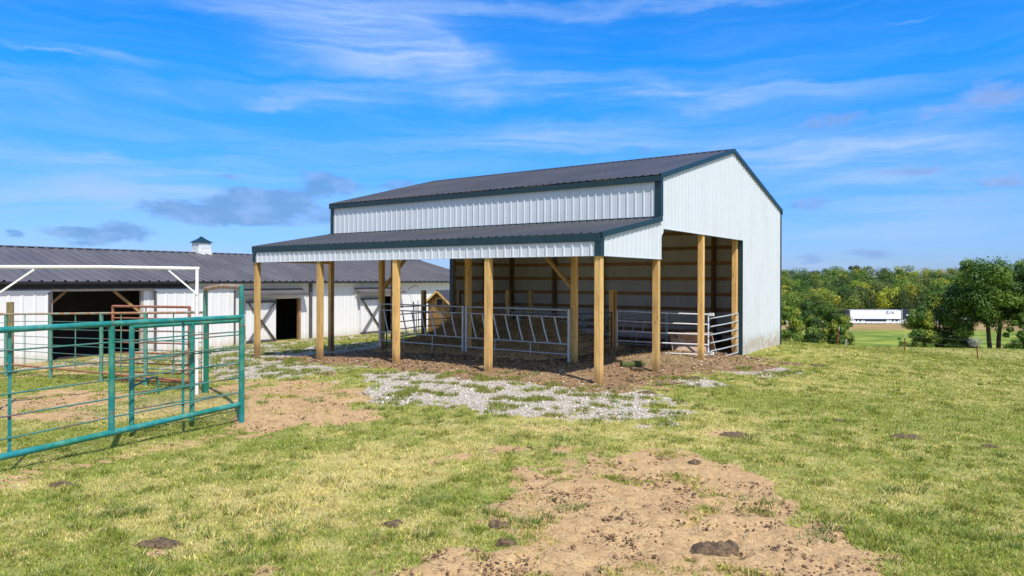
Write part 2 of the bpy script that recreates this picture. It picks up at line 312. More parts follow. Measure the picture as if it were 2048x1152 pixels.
M_OLDW=m_noisy('old_grey_brown_post',(.34,.25,.10),(.16,.12,.06),(18,18,3),.8,0,.35,.65,.3)
M_PAT=m_noisy('dried_dung',(.045,.03,.016),(.19,.12,.06),(22,22,22),.85,0,.35,.68,.8)
M_HAY=m_noisy('brown_hay',(.34,.21,.09),(.62,.41,.19),(10,10,14),.9,0,.35,.68,.9)
M_BUCKET=m_noisy('worn_tan_steel',(.36,.26,.18),(.24,.15,.10),(6,6,6),.6,0,.3,.7)
def m_log():
    m,nt,b=mat('mossy_bark',(.1,.1,.03),.9); P=worldco(nt); n=noise(nt,mapping(nt,P,(9,9,9)),1,6,.7)
    lk(nt,mixc(nt,mapr(nt,n,.40,.58),(.045,.085,.012),(.12,.10,.035)),b.inputs['Base Color']); bump(nt,b,n,.8,.03); return m
M_LOG=m_log()
M_CUTW=m_noisy('yellow_rotten_wood',(.48,.26,.06),(.25,.14,.04),(12,12,12),.9,0,.35,.65,.5)
M_CLOTH=m_noisy('pale_cloth',(.62,.64,.66),(.5,.52,.54),(8,8,8),.9)
M_TYRE=m_noisy('tyre_rubber',(.02,.02,.022),(.03,.03,.03),(8,8,8),.8)
M_TRUCKW=m_noisy('white_trailer_panel',(.80,.82,.84),(.74,.76,.78),(.4,.4,.4),.4)
M_TRUCKD=m_noisy('dark_blue_cab_paint',(.015,.022,.04),(.03,.03,.045),(2,2,2),.3)
M_GLASS=m_noisy('dark_window_glass',(.012,.014,.016),(.02,.022,.024),(3,3,3),.08)
M_MARK=m_noisy('grey_lettering',(.08,.09,.11),(.1,.11,.13),(3,3,3),.6)
def m_attr(name,rough=.65,trans=.25,spec=.3):
    m,nt,b=mat(name,(.1,.1,.1),rough,0,spec); a=nt.nodes.new('ShaderNodeAttribute'); a.attribute_name='tone'
    lk(nt,a.outputs['Color'],b.inputs['Base Color'])
    if trans:
        t=nt.nodes.new('ShaderNodeBsdfTranslucent'); lk(nt,mixc(nt,1.,a.outputs['Color'],(1.15,1.1,.55),'MULTIPLY'),t.inputs[0])
        mx=nt.nodes.new('ShaderNodeMixShader'); mx.inputs[0].default_value=trans; lk(nt,b.outputs[0],mx.inputs[1]); lk(nt,t.outputs[0],mx.inputs[2])
        lk(nt,mx.outputs[0],nt.nodes['Material Output'].inputs[0])
    return m
M_LEAF=m_attr('leaf',.55,.28); M_BLADE=m_attr('grass_blade',.6,.35); M_BIT=m_attr('scattered_bits',.85,0)
M_BARK=m_noisy('bark',(.10,.08,.06),(.055,.042,.03),(9,9,2.5),.9,0,.35,.65,.5)
# ------------------------------------------------------------------ object helpers
def tag(o,label=None,cat=None,group=None,kind=None):
    if label: o['label']=label
    if cat: o['category']=cat
    if group: o['group']=group
    if kind: o['kind']=kind
    return o
def empty(name,loc,label,cat,group=None,rz=0):
    o=bpy.data.objects.new(name,None); COL.objects.link(o); o.location=loc; o.rotation_euler=(0,0,rz); o.empty_display_size=.2
    return tag(o,label,cat,group)
def sbm(nt): pass
class MB:
    def __init__(s): s.v=[]; s.f=[]; s.sm=[]
    def add(s,vs,fs,smooth=False):
        o=len(s.v); s.v+= [tuple(p) for p in vs]; s.f+=[tuple(i+o for i in f) for f in fs]; s.sm+=[smooth]*len(fs); return s
    def beam(s,p0,p1,w,h,up=(0,0,1),ex=0):
        p0=Vector(p0);p1=Vector(p1);a=(p1-p0).normalized(); p0=p0-a*ex;p1=p1+a*ex
        up=Vector(up)
        if abs(a.dot(up))>.98: up=Vector((1,0,0)) if abs(a.x)<.9 else Vector((0,1,0))
        sd=a.cross(up).normalized(); up=sd.cross(a).normalized()
        vs=[p+sd*i*w/2+up*j*h/2 for p in(p0,p1) for i,j in((-1,-1),(1,-1),(1,1),(-1,1))]
        return s.add(vs,[(0,1,2,3),(7,6,5,4),(0,4,5,1),(1,5,6,2),(2,6,7,3),(3,7,4,0)])
    def box(s,a,b):
        x0,y0,z0=a;x1,y1,z1=b
        return s.add([(x0,y0,z0),(x1,y0,z0),(x1,y1,z0),(x0,y1,z0),(x0,y0,z1),(x1,y0,z1),(x1,y1,z1),(x0,y1,z1)],[(3,2,1,0),(4,5,6,7),(0,1,5,4),(1,2,6,5),(2,3,7,6),(3,0,4,7)])
    def tube(s,pts,r,seg=10,r1=None,cap=True):
        pts=[Vector(p) for p in pts]; n=len(pts); rings=[]; vs=[]
        for i,p in enumerate(pts):
            a=(pts[min(i+1,n-1)]-pts[max(i-1,0)]).normalized(); up=Vector((0,0,1)) if abs(a.z)<.9 else Vector((1,0,0))
            sd=a.cross(up).normalized(); u2=sd.cross(a); rr=r if r1 is None else r+(r1-r)*i/(n-1)
            for k in range(seg):
                t=2*math.pi*k/seg; vs.append(p+sd*math.cos(t)*rr+u2*math.sin(t)*rr)
        fs=[(i*seg+k,i*seg+(k+1)%seg,(i+1)*seg+(k+1)%seg,(i+1)*seg+k) for i in range(n-1) for k in range(seg)]
        s.add(vs,fs,True)
        if cap:
            s.add([vs[k] for k in range(seg)],[tuple(range(seg-1,-1,-1))]); s.add([vs[(n-1)*seg+k] for k in range(seg)],[tuple(range(seg))])
        return s
    def prism(s,poly,d):             # polygon of points extruded by vector d
        poly=[Vector(p) for p in poly]; d=Vector(d); n=len(poly); vs=poly+[p+d for p in poly]
        return s.add(vs,[tuple(range(n-1,-1,-1)),tuple(range(n,2*n))]+[(i,(i+1)%n,n+(i+1)%n,n+i) for i in range(n)])
    def build(s,name,m,parent=None,label=None):
        me=bpy.data.meshes.new(name); off=Vector((0,0,0))
        if parent is not None:
            p=parent; 
            while p is not None: off+=p.location; p=p.parent
        me.from_pydata([tuple(Vector(v)-off) for v in s.v] if parent is not None and off.length>0 else s.v,[],s.f)
        me.polygons.foreach_set('use_smooth',s.sm); me.materials.append(m); me.update()
        o=bpy.data.objects.new(name,me); COL.objects.link(o)
        if parent is not None: o.parent=parent
        if label: o['label']=label
        return o
def np_mesh(name,verts,faces_n,idx,m,tone=None,smooth=False,parent=None):
    me=bpy.data.meshes.new(name); nf=len(idx)//faces_n
    me.vertices.add(len(verts)); me.vertices.foreach_set('co',np.asarray(verts,np.float32).ravel())
    me.loops.add(len(idx)); me.loops.foreach_set('vertex_index',np.asarray(idx,np.int32))
    me.polygons.add(nf); me.polygons.foreach_set('loop_start',np.arange(0,len(idx),faces_n,dtype=np.int32))
    try: me.polygons.foreach_set('loop_total',np.full(nf,faces_n,np.int32))
    except Exception: pass
    if smooth: me.polygons.foreach_set('use_smooth',np.ones(nf,bool))
    me.materials.append(m); me.update(calc_edges=True)
    if tone is not None:
        a=me.attributes.new('tone','FLOAT_COLOR','POINT'); c=np.ones((len(verts),4),np.float32); c[:,:3]=tone; a.data.foreach_set('color',c.ravel())
    o=bpy.data.objects.new(name,me); COL.objects.link(o)
    if parent is not None: o.parent=parent
    return o
def copy_tree(o,parent=None):
    c=o.copy(); COL.objects.link(c); c.parent=parent
    for ch in [x for x in CH.get(o.name,[])]: copy_tree(ch,c)
    return c
# ------------------------------------------------------------------ GROUND
def build_ground():
    fine=np.radians(np.arange(-42,42.01,.13)); coarse=np.radians(np.arange(44,316.1,4))
    th=np.concatenate([fine,coarse]); nth=len(th)
    r=[.4,1.0,1.8]; 
    while r[-1]<60: r.append(r[-1]*1.0085)
    while r[-1]<5500: r.append(r[-1]*1.045)
    r=np.array(r); nr=len(r)
    R,T=np.meshgrid(r,th,indexing='ij'); X=R*np.sin(T); Y=R*np.cos(T)
    dX=X-AX; dY=Y-AY; v=CA*dX+SA*dY; u=-SA*dX+CA*dY
    v=v.ravel(); u=u.ravel(); z=ground_z(v,u)
    d,g,m,dr=masks(v,u)
    rough=np.clip(d+m,0,1)*(1-g)
    near=1-sstep(np.hypot(X,Y).ravel(),28,45)
    z=z+near*rough*((fbm(v*6,u*6,55,4,.6)-.5)*.07+(vnoise(v*2.2,u*2.2,8)-.5)*.02-.028*sstep(vnoise(v*6.5,u*6.5,18),.70,.86))
    vid=np.arange(nr*nth).reshape(nr,nth)
    a=vid[:-1,:]; b=vid[1:,:]
    q=np.stack([a,b,np.roll(b,-1,1),np.roll(a,-1,1)],-1)[:, :, ::-1]
    idx=q.reshape(-1)
    o=np_mesh('ground',np.stack([v,u,z],1),4,idx,M_GROUND,None,True)
    at=o.data.attributes.new('cover','FLOAT_COLOR','POINT'); c=np.stack([d,g,m,dr],1).astype(np.float32); at.data.foreach_set('color',c.ravel())
    tag(o,kind='structure')
def m_ground():
    m,nt,b=mat('pasture_ground',(.2,.2,.1),.9,0,.15); P=worldco(nt)
    a=nt.nodes.new('ShaderNodeAttribute'); a.attribute_name='cover'; sp=nt.nodes.new('ShaderNodeSeparateColor'); lk(nt,a.outputs['Color'],sp.inputs[0])
    sx=nt.nodes.new('ShaderNodeSeparateXYZ'); lk(nt,P,sx.inputs[0])
    depth=mth(nt,'ADD',mth(nt,'MULTIPLY',mth(nt,'SUBTRACT',sx.outputs[0],CV),SA),mth(nt,'MULTIPLY',mth(nt,'SUBTRACT',sx.outputs[1],CU),CA))
    n1=noise(nt,P,1.3,6,.65); n2=noise(nt,P,9,6,.7); n3=noise(nt,P,45,4,.7); n4=noise(nt,P,.25,4,.6)
    # grass
    g=mixc(nt,mapr(nt,n2,.3,.7),(.19,.215,.045),(.31,.31,.085))
    g=mixc(nt,mth(nt,'MULTIPLY',a.outputs['Alpha'],mapr(nt,n3,.3,.65,.45,1)),g,(.56,.46,.19))
    g=mixc(nt,mapr(nt,n3,.5,.72,0,.65),g,(.085,.095,.025))
    g=mixc(nt,mth(nt,'MULTIPLY',mapr(nt,n1,.56,.70,0,.55),mapr(nt,n3,.35,.6)),g,(.33,.225,.115))
    # far pasture bands
    fg=mixc(nt,mapr(nt,noise(nt,mapping(nt,P,(.12,.12,.12)),1,5,.6),.35,.65),(.16,.235,.024),(.33,.33,.05))
    fg=mixc(nt,mapr(nt,noise(nt,P,.20,3,.6),.40,.60,0,.8),fg,(.09,.15,.02))
    brn=mixc(nt,mapr(nt,noise(nt,mapping(nt,P,(.1,.1,.5)),1,5,.65),.35,.65),(.36,.27,.10),(.27,.16,.075))
    wob=mth(nt,'MULTIPLY',mth(nt,'SUBTRACT',noise(nt,P,.06,4,.6),.5),50.)
    fg=mixc(nt,mapr(nt,mth(nt,'ADD',depth,wob),150,168),fg,brn)
    fg=mixc(nt,mapr(nt,depth,249,256),fg,(.05,.075,.02))
    g=mixc(nt,mapr(nt,mth(nt,'ADD',depth,mth(nt,'MULTIPLY',wob,.1)),44,58),g,fg)
    # dirt
    vo=nt.nodes.new('ShaderNodeTexVoronoi'); vo.inputs['Scale'].default_value=26; lk(nt,P,vo.inputs['Vector'])
    dc=mixc(nt,mapr(nt,n2,.3,.7),(.56,.38,.19),(.40,.25,.12)); dc=mixc(nt,mapr(nt,n3,.52,.64,0,.8),dc,(.20,.12,.062))
    dc=mixc(nt,mapr(nt,n1,.5,.72,0,.5),dc,(.30,.17,.09)); dc=mixc(nt,mapr(nt,vo.outputs['Distance'],.16,.10,0,.5),dc,(.58,.47,.36))
    # gravel
    vg=nt.nodes.new('ShaderNodeTexVoronoi'); vg.inputs['Scale'].default_value=30; lk(nt,P,vg.inputs['Vector'])
    vs=nt.nodes.new('ShaderNodeSeparateColor'); lk(nt,vg.outputs['Color'],vs.inputs[0])
    gc=mixc(nt,vs.outputs[0],(.42,.365,.30),(.72,.65,.56)); gc=mixc(nt,mapr(nt,vg.outputs['Distance'],.45,.62,0,.75),gc,(.2,.16,.12)); gc=mixc(nt,mapr(nt,n2,.52,.72,0,.6),gc,(.36,.25,.16))
    # mulch / trampled dung
    mc=mixc(nt,mapr(nt,n3,.32,.62),(.10,.058,.03),(.34,.21,.11)); mc=mixc(nt,mapr(nt,n2,.54,.70,0,.7),mc,(.44,.29,.15)); mc=mixc(nt,mapr(nt,n1,.52,.66,0,.6),mc,(.07,.04,.022)); mc=mixc(nt,mapr(nt,vo.outputs['Distance'],.24,.14,0,.6),mc,(.56,.46,.36))
    brk=mth(nt,'MULTIPLY',mth(nt,'SUBTRACT',mth(nt,'ADD',mth(nt,'MULTIPLY',n2,.6),mth(nt,'MULTIPLY',n3,.4)),.5),1.5)
    def th(x): return mapr(nt,mth(nt,'ADD',x,mth(nt,'MULTIPLY',brk,1.5)),.30,.70)
    c=mixc(nt,th(sp.outputs[0]),g,dc); c=mixc(nt,th(sp.outputs[1]),c,gc); c=mixc(nt,th(sp.outputs[2]),c,mc)
    lk(nt,c,b.inputs['Base Color'])
    hgt=mth(nt,'ADD',mth(nt,'MULTIPLY',n2,.6),mth(nt,'ADD',mth(nt,'MULTIPLY',n3,.5),mth(nt,'MULTIPLY',mth(nt,'MULTIPLY',vg.outputs['Distance'],sp.outputs[1]),-.6)))
    bump(nt,b,hgt,.75,.035)
    return m
M_GROUND=m_ground()
build_ground()
# ------------------------------------------------------------------ ribbed sheet
def rib_h(a,p,H,off=0.,minor=True):
    t=((a-off)/p)%1.0*p
    d=min(t,p-t)
    w0,w1=p*.14,p*.07
    if d<w1: return H
    if d<w0: return H*(w0-d)/(w0-w1)
    if minor:
        for c in (p/3,2*p/3):
            e=abs(t-c)
            if e<.012: return H*.22*(1-e/.012)
    return 0.
def rib_cols(a0,a1,p,off=0.,minor=True,extra=()):
    c=set([round(a0,5),round(a1,5)]+[round(x,5) for x in extra if a0<x<a1]); k0=math.floor((a0-off)/p)-1; k1=math.ceil((a1-off)/p)+1
    rel=[-p*.14,-p*.07,p*.07,p*.14]
    if minor:
        for q in(p/3,2*p/3): rel+=[q-.012,q,q+.012]
    for k in range(k0,k1+1):
        for d in rel:
            x=off+k*p+d
            if a0+.004<x<a1-.004: c.add(round(x,5))
    return sorted(c)
def rib_sheet(mb,a0,a1,lo,hi,place,p=.2286,H=.019,off=0.,minor=True,extra=()):
    cs=rib_cols(a0,a1,p,off,minor,extra); vs=[]
    for a in cs:
        h=rib_h(a,p,H,off,minor); vs+= [place(a,lo(a),h),place(a,hi(a),h)]
    fs=[(2*i,2*i+2,2*i+3,2*i+1) for i in range(len(cs)-1)]
    mb.add(vs,fs)
# ------------------------------------------------------------------ POLE BARN
L=12.30; W1=3.08; W2=10.81; WT=W1+W2; H1=3.19; H1B=2.727; HLT=3.76; HME=4.80; HR=6.25; VOP=9.42; HOP=3.49; RV=W1+W2/2
def build_barn():
    R=empty('pole_barn',(0,0,0),'white ribbed steel pole barn with charcoal roof and open lean-to on wooden posts','barn')
    sl_m=(HR-HME)/(RV-W1+.12); sl_l=(HLT-H1)/(W1+.12)
    zm=lambda v: HME+sl_m*((v if v<RV else 2*RV-v)-W1+.12)-.02
    zl=lambda v: H1+sl_l*(v+.12)-.02
    # near gable (u=0) and far gable (u=L)
    for nm,u,sg in(('front_gable_siding',0.,-1),('rear_gable_siding',L,1)):
        mb=MB(); pl=lambda a,z,h: (a,u+sg*h,z)
        rib_sheet(mb,0.,W1+.05,lambda a:H1B,lambda a:zl(a) if a<W1 else zm(a),pl)
        rib_sheet(mb,W1+.05,W1+.16,lambda a:HOP-.25+(a-W1-.05)/.11*.25,zm,pl)
        rib_sheet(mb,W1+.16,VOP,lambda a:HOP,zm,pl,extra=(RV,))
        rib_sheet(mb,VOP,WT,lambda a:-.6,zm,pl)
        mb.build(nm,M_SIDE,R)
    mb=MB(); rib_sheet(mb,0,L,lambda a:-.6,lambda a:HME-.03,lambda a,z,h:(WT+h,a,z)); mb.build('rear_wall_siding',M_SIDE,R)
    mb=MB(); rib_sheet(mb,.02,L-.02,lambda a:-.55,lambda a:HME-.06,lambda a,z,h:(WT-.003+h,a,z)); mb.build('brightening_inner_sheet',M_BACK,R)  # extra sheet added inside the wall to lift the interior brightness
    mb=MB(); rib_sheet(mb,VOP+.02,WT-.02,lambda a:-.55,lambda a:zm(a)-.05,lambda a,z,h:(a,L-.003+h,z)); mb.build('brightening_inner_sheet',M_BACK,R)
    mb=MB(); rib_sheet(mb,0,L,lambda a:HLT-.05,lambda a:HME-.03,lambda a,z,h:(W1-h,a,z)); mb.build('upper_wall_siding',M_SIDE,R)
    mb=MB(); rib_sheet(mb,0,L,lambda a:H1B,lambda a:H1-.03,lambda a,z,h:(-h,a,z)); mb.build('lean_to_skirt_siding',M_SIDE,R)
    # roofs
    o=.07; ol=.025
    mb=MB()
    rib_sheet(mb,-.04,L+.04,lambda a:W1-o,lambda a:RV,lambda a,v,h:(v-h*.25,a,HME+sl_m*(v-W1+.12)+h),H=.022)
    rib_sheet(mb,-.04,L+.04,lambda a:WT+o,lambda a:RV,lambda a,v,h:(v+h*.25,a,HME+sl_m*(2*RV-v-W1+.12)+h),H=.022)
    mb.build('main_roof',M_ROOF,R)
    mb=MB(); rib_sheet(mb,-.04,L+.04,lambda a:-ol-.01,lambda a:W1-.005,lambda a,v,h:(v-h*.18,a,H1+sl_l*(v+.12)+h),H=.022); mb.build('lean_to_roof',M_ROOF,R)
    mb=MB(); zr=HR+.03
    mb.prism([(RV-.22,-.05,zr-.22*sl_m+.0),(RV,-.05,zr),(RV+.22,-.05,zr-.22*sl_m),(RV+.22,-.05,zr-.22*sl_m-.012),(RV,-.05,zr-.012),(RV-.22,-.05,zr-.22*sl_m-.012)],(0,L+.1,0)); mb.build('ridge_cap',M_ROOF,R)
    mb=MB(); mb.box((W1-.13,0,HLT-.005),(W1-.022,L,HLT+.02)); mb.build('roof_flashing',M_TRIM,R)
    # fascias (with soffit return)
    mb=MB(); mb.box((-ol-.012,-.055,H1-.165),(-ol+.003,L+.055,H1+.012)); mb.build('lean_to_fascia',M_TRIM,R)
    mb=MB(); mb.box((W1-o-.012,-.055,HME-.15),(W1-o+.01,L+.055,HME-.012)); mb.box((W1-o+.01,-.05,HME-.15),(W1-.024,L+.05,HME-.135)); mb.build('main_fascia',M_TRIM,R)
    mb=MB(); mb.box((WT+o-.01,-.055,HME-.15),(WT+o+.012,L+.055,HME-.012)); mb.box((WT+.024,-.05,HME-.15),(WT+o-.01,L+.05,HME-.135)); mb.build('rear_fascia',M_TRIM,R)
    # rake trims
    for u0,u1 in((-.06,-.03),(L+.03,L+.06)):
        mb=MB()
        for (va,vb,f) in((-ol-.012,W1,lambda v:H1+sl_l*(v+.12)),):
            mb.prism([(va,u0,f(va)+.025),(vb,u0,f(vb)+.025),(vb,u0,f(vb)-.10),(va,u0,f(va)-.10)],(0,u1-u0,0))
        mb.build('lean_to_rake_trim',M_TRIM,R)
        mb=MB(); f=lambda v:HME+sl_m*((v if v<RV else 2*RV-v)-W1+.12)
        mb.prism([(W1-o,u0,f(W1-o)+.025),(RV,u0,f(RV)+.03),(RV,u0,f(RV)-.10),(W1-o,u0,f(W1-o)-.10)],(0,u1-u0,0))
        mb.prism([(RV,u0,f(RV)+.03),(WT+o,u0,f(WT+o)+.025),(WT+o,u0,f(WT+o)-.10),(RV,u0,f(RV)-.10)],(0,u1-u0,0))
        mb.build('gable_rake_trim',M_TRIM,R)
    # corner trims
    mb=MB(); mb.box((-.03,-.03,H1B-.01),(.0-.021,.13,H1-.166)); mb.box((-.021,-.03,H1B-.01),(.11,-.021,H1-.05)); mb.build('lean_to_corner_trim',M_TRIM,R)
    mb=MB(); mb.box((-.03,L-.13,H1B-.01),(-.021,L+.03,H1-.166)); mb.box((-.021,L+.021,H1B-.01),(.11,L+.03,H1-.05)); mb.build('lean_to_corner_trim',M_TRIM,R)
    mb=MB(); mb.box((W1-.03,-.03,HLT+.03),(W1-.021,.15,HME-.151)); mb.box((W1-.021,-.03,HLT+.03),(W1+.09,-.021,HME-.05)); mb.build('main_corner_trim',M_TRIM,R)
    mb=MB(); mb.box((W1-.03,L-.13,HLT+.03),(W1-.021,L+.03,HME-.151)); mb.build('main_corner_trim',M_TRIM,R)
    mb=MB(); mb.box((WT-.05,-.03,-.5),(WT+.03,-.021,HME-.05)); mb.box((WT+.021,-.021,-.5),(WT+.03,.1,HME-.05)); mb.build('main_corner_trim',M_TRIM,R)
    mb=MB(); mb.box((VOP-.022,-.025,-.5),(VOP-.002,.12,HOP)); mb.build('opening_jamb_trim',M_TRIM,R)
    mb=MB(); mb.box((VOP-.022,L-.19,-.6),(VOP-.002,L+.025,HOP)); mb.build('opening_jamb_trim',M_TRIM,R)
    mb=MB(); mb.box((W1+.17,-.024,HOP-.012),(VOP-.03,.03,HOP-.002)); mb.build('opening_head_trim',M_GALV,R)
    mb=MB(); mb.box((.11,-.024,H1B-.012),(W1+.05,.03,H1B-.002)); mb.box((-.024,.03,H1B-.012),(.03,L-.03,H1B-.002)); mb.build('skirt_drip_edge',M_GALV,R)
    # base board
    # posts
    w=.145; h=w/2
    def post(v,u,top,m=MW_Z,dbl=False):
        b=MB(); b.box((v-h,u-h,-.75),(v+h,u+h,top)); b.build('post',m,R)
    for u in(.0+h+.003,3.05,6.12,9.2,L-h-.003): post(h+.004,u,H1-.14)
    for u in(.0+h+.003,2.42,6.07,9.72,L-h-.003): post(W1-h-.005,u,HLT-.22)
    post(6.03,h+.003,4.9); post(6.0,L-h-.003,4.9,MW_DK)
    post(VOP-.10,.13+h,HOP+.4); post(VOP+.1,L-h-.003,HOP+.4)
    for u in(2.5,4.95,7.4,9.85,L-h-.003): post(WT-h-.045,u,HME-.1,MW_DK)
    post(WT-h-.045,h+.003,HME-.1,MW_DK); post(11.7,L-h-.045,5.1,MW_DK)
    # beams and braces
    b=MB(); b.box((h*2+.006,.16,H1B+.06),(h*2+.044,L-.16,H1B+.34)); b.build('eave_beam',MW_Y,R)
    b=MB(); b.box((.003,.16,H1B-.0+.02),(.041,L-.16,H1B+.26)); b.build('eave_beam',MW_Y,R)
    b=MB(); b.box((W1-.08,.16,2.98),(W1-.04,L-.16,3.27)); b.build('main_header_beam',MW_Y,R)
    for u in(.02,L-.06):
        b=MB(); b.box((.16,u,H1B+.01),(W1-.09,u+.04,H1B+.2)); b.build('end_beam',MW_X,R)
    for u in(2.42,6.12,9.72):
        b=MB(); b.beam((.1,u+.1,H1-.16),(W1-.1,u+.1,HLT-.17),.04,.2); b.build('lean_to_rafter',MW_X,R)
    b=MB(); b.box((W1+.2,.03,HOP+.01),(VOP-.03,.07,HOP+.28)); b.build('gable_header_beam',MW_X,R)
    b=MB(); b.box((W1+.2,L-.07,HOP+.01),(VOP-.03,L-.03,HOP+.28)); b.build('gable_header_beam',MW_X,R)
    for u,s in((2.42,1),(9.72,-1)):
        b=MB(); b.beam((W1+.0,u+s*.06,1.93),(W1+.0,u+s*1.18,3.06),.05,.15,(1,0,0)); b.build('knee_brace',MW_Z,R)
    # girts
    gzs=[.14,.44,1.04,1.64,2.26,2.87,3.48,4.08,4.62]
    for i,z in enumerate(gzs):
        hh=.07
        b=MB(); b.box((WT-.043,.01,z-hh),(WT-.005,L-.01,z+hh)); b.build('girt',MG_Y,R)
        b=MB(); b.box((VOP+.002,L-.043,z-hh),(WT-.045,L-.005,z+hh)); b.build('girt',MG_X,R)
        if z>.1: 
            b=MB(); b.box((VOP+.002,.005,z-hh),(WT-.045,.043,z+hh)); b.build('girt',MG_X,R)
    # roof purlins and trusses (seen only from below)
    for k in range(6):
        u=.1+k*(L-.2)/5
        b=MB(); b.beam((W1+.1,u,HME-.16),(RV,u,HR-.16),.04,.14); b.beam((RV,u,HR-.16),(WT-.1,u,HME-.16),.04,.14); b.beam((W1+.1,u,HME-.35),(WT-.1,u,HME-.35),.04,.14); b.beam((RV,u,HME-.35),(RV,u,HR-.2),.04,.1); b.build('roof_truss',MW_X,R)
build_barn()
# ------------------------------------------------------------------ STABLE (long white barn)
SU=23.0; RU=29.0; SEZ=2.08; SRZ=3.60
def build_stable():
    R=empty('stable',(8,26,-1),'long low white stable with weathered grey metal roof and open sliding doors','stable')
    v0,v1=-16.,25.2
    ops=[(-1.62,1.93,1.70,-1.3),(8.44,9.84,1.20,-1.3),(15.77,16.95,1.20,-1.3)]
    mb=MB(); pl=lambda a,z,h:(a,SU-h,z)
    x=v0
    for (a,b,top,_) in ops:
        rib_sheet(mb,x,a,lambda q:-1.2,lambda q:2.12,pl,.27,.016,0,False); rib_sheet(mb,a,b,lambda q:top,lambda q:2.12,pl,.27,.016,0,False); x=b
    rib_sheet(mb,x,v1,lambda q:-1.2,lambda q:2.12,pl,.27,.016,0,False); mb.build('front_wall',M_STB,R)
    gable=[(SU,2.12),(RU,SRZ-.05),(2*RU-SU,2.12),(2*RU-SU,-1.6),(SU,-1.4)]
    MB().prism([(v1,y,z) for y,z in gable],(-.05,0,0)).build('end_wall',M_STB,R); MB().prism([(v0,y,z) for y,z in gable],(.05,0,0)).build('end_wall',M_STB,R)
    mb=MB(); mb.box((v0+.06,2*RU-SU-.05,-1.6),(v1-.06,2*RU-SU,2.10)); mb.build('rear_wall',M_STB,R)
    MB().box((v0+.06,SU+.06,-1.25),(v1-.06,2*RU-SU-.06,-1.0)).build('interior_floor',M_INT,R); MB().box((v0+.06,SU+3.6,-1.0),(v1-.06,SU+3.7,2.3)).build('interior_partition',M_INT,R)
    mb=MB(); sl=(SRZ-SEZ)/(RU-SU+.3)
    rib_sheet(mb,v0-.2,v1+.15,lambda a:SU-.3,lambda a:RU,lambda a,y,h:(a,y-h*.25,SEZ+sl*(y-SU+.3)+h),.405,.055,0,False)
    rib_sheet(mb,v0-.2,v1+.15,lambda a:2*RU-SU+.3,lambda a:RU,lambda a,y,h:(a,y,SEZ+sl*(2*RU-SU+.3-y)+h),.405,.035,0,False)
    mb.build('roof',M_ROOF2,R)
    mb=MB(); zr=SRZ+.045; mb.prism([(v0-.2,RU-.2,zr-.05),(v0-.2,RU,zr),(v0-.2,RU+.2,zr-.05),(v0-.2,RU,zr-.02)],(v1-v0+.35,0,0)); mb.build('ridge_cap',M_ROOF,R)
    mb=MB(); mb.box((v0-.2,SU-.40,SEZ-.10),(v1+.15,SU-.29,SEZ-.005)); mb.build('gutter',M_BLACK,R)
    mb=MB(); mb.box((v0-.2,SU-.29,SEZ-.03),(v1+.15,SU-.02,SEZ-.015)); mb.build('soffit',M_STB,R)
    for a_,b_,t_ in((v0,-1.66,-1.0),(1.97,8.4,-.98),(9.9,15.7,-.90),(17.0,v1,-.92)): MB().box((a_,SU-.10,-1.35),(b_,SU-.03,t_)).build('foundation_strip',M_CONC,R)
    # header track over the wide opening
    mb=MB(); mb.box((v0,SU-.12,1.80),(3.85,SU-.02,2.00)); mb.build('door_track',M_BLACK,R)
    mb=MB(); mb.box((v0,SU-.10,1.69),(2.4,SU-.03,1.775)); mb.build('header_board',M_CONC,R)
    # big sliding doors
    for a,b in((-6.5,-1.68),(2.32,6.15)):
        d=MB(); rib_sheet(d,a+.08,b-.08,lambda q:-1.02,lambda q:1.66,lambda q,z,h:(q,SU-.15-h,z),.42,.018,a+.1,False)
        D=d.build('sliding_door',M_STB,R)
        MB().box((a,SU-.19,-1.03),(a+.08,SU-.11,1.66)).build('door_edge',M_DARK,D); MB().box((b-.08,SU-.19,-1.03),(b,SU-.11,1.66)).build('door_edge',M_DARK,D)
        f=MB(); f.box((a,SU-.18,1.665),(b,SU-.12,1.73)); f.build('top_rail',M_TRUCKW,D)
    # jambs and timber braces in the wide opening
    for v in(-1.60,1.90): 
        b=MB(); b.box((v-.07,SU+.02,-1.1),(v+.07,SU+.16,1.7)); b.build('door_jamb',M_CONC,R)
    b=MB(); b.beam((-1.58,SU+.1,1.2),(-1.05,SU+.1,1.69),.08,.09); b.build('door_brace',MW_DK,R)
    b=MB(); b.beam((1.85,SU+.1,.75),(.75,SU+.1,1.69),.08,.10); b.build('door_brace',MW_DK,R)
    # X doors with awnings
    for k,(a,b,o2) in enumerate(((6.72,8.42,9.84),(13.95,15.7,16.95))):
        d=MB(); rib_sheet(d,a,b,lambda q:-.92,lambda q:1.17,lambda q,z,h:(q,SU-.12-h,z),.30,.01,a,False)
        D=d.build('cross_braced_door',M_STB,R)
        f=MB(); y=SU-.16
        MB().box((a,y-.02,1.03),(b,y,1.14)).build('door_rail',M_DARK,D); MB().box((a,y-.02,-.92),(b,y,-.79)).build('door_rail',M_DARK,D)
        f=MB(); f.beam((a+.1,y-.03,1.05),(b-.1,y-.03,-.82),.025,.14,(0,1,0)); f.build('cross_brace',M_DARK,D)
        f=MB(); f.beam((a+.1,y-.055,-.82),(b-.1,y-.055,1.05),.02,.14,(0,1,0)); f.build('cross_brace',M_DARK,D)
        e=MB(); e.prism([(a-.35,SU-.02,1.72),(a-.35,SU-.52,1.50),(a-.35,SU-.52,1.38),(a-.35,SU-.49,1.38),(a-.35,SU-.49,1.48),(a-.35,SU-.02,1.68)],(o2-a+.6,0,0)); e.build('awning',M_ROOF2,R)
        e=MB(); e.box((a-.3,SU-.06,1.22),(o2+.2,SU-.02,1.40)); e.build('track_board',M_STB,R)
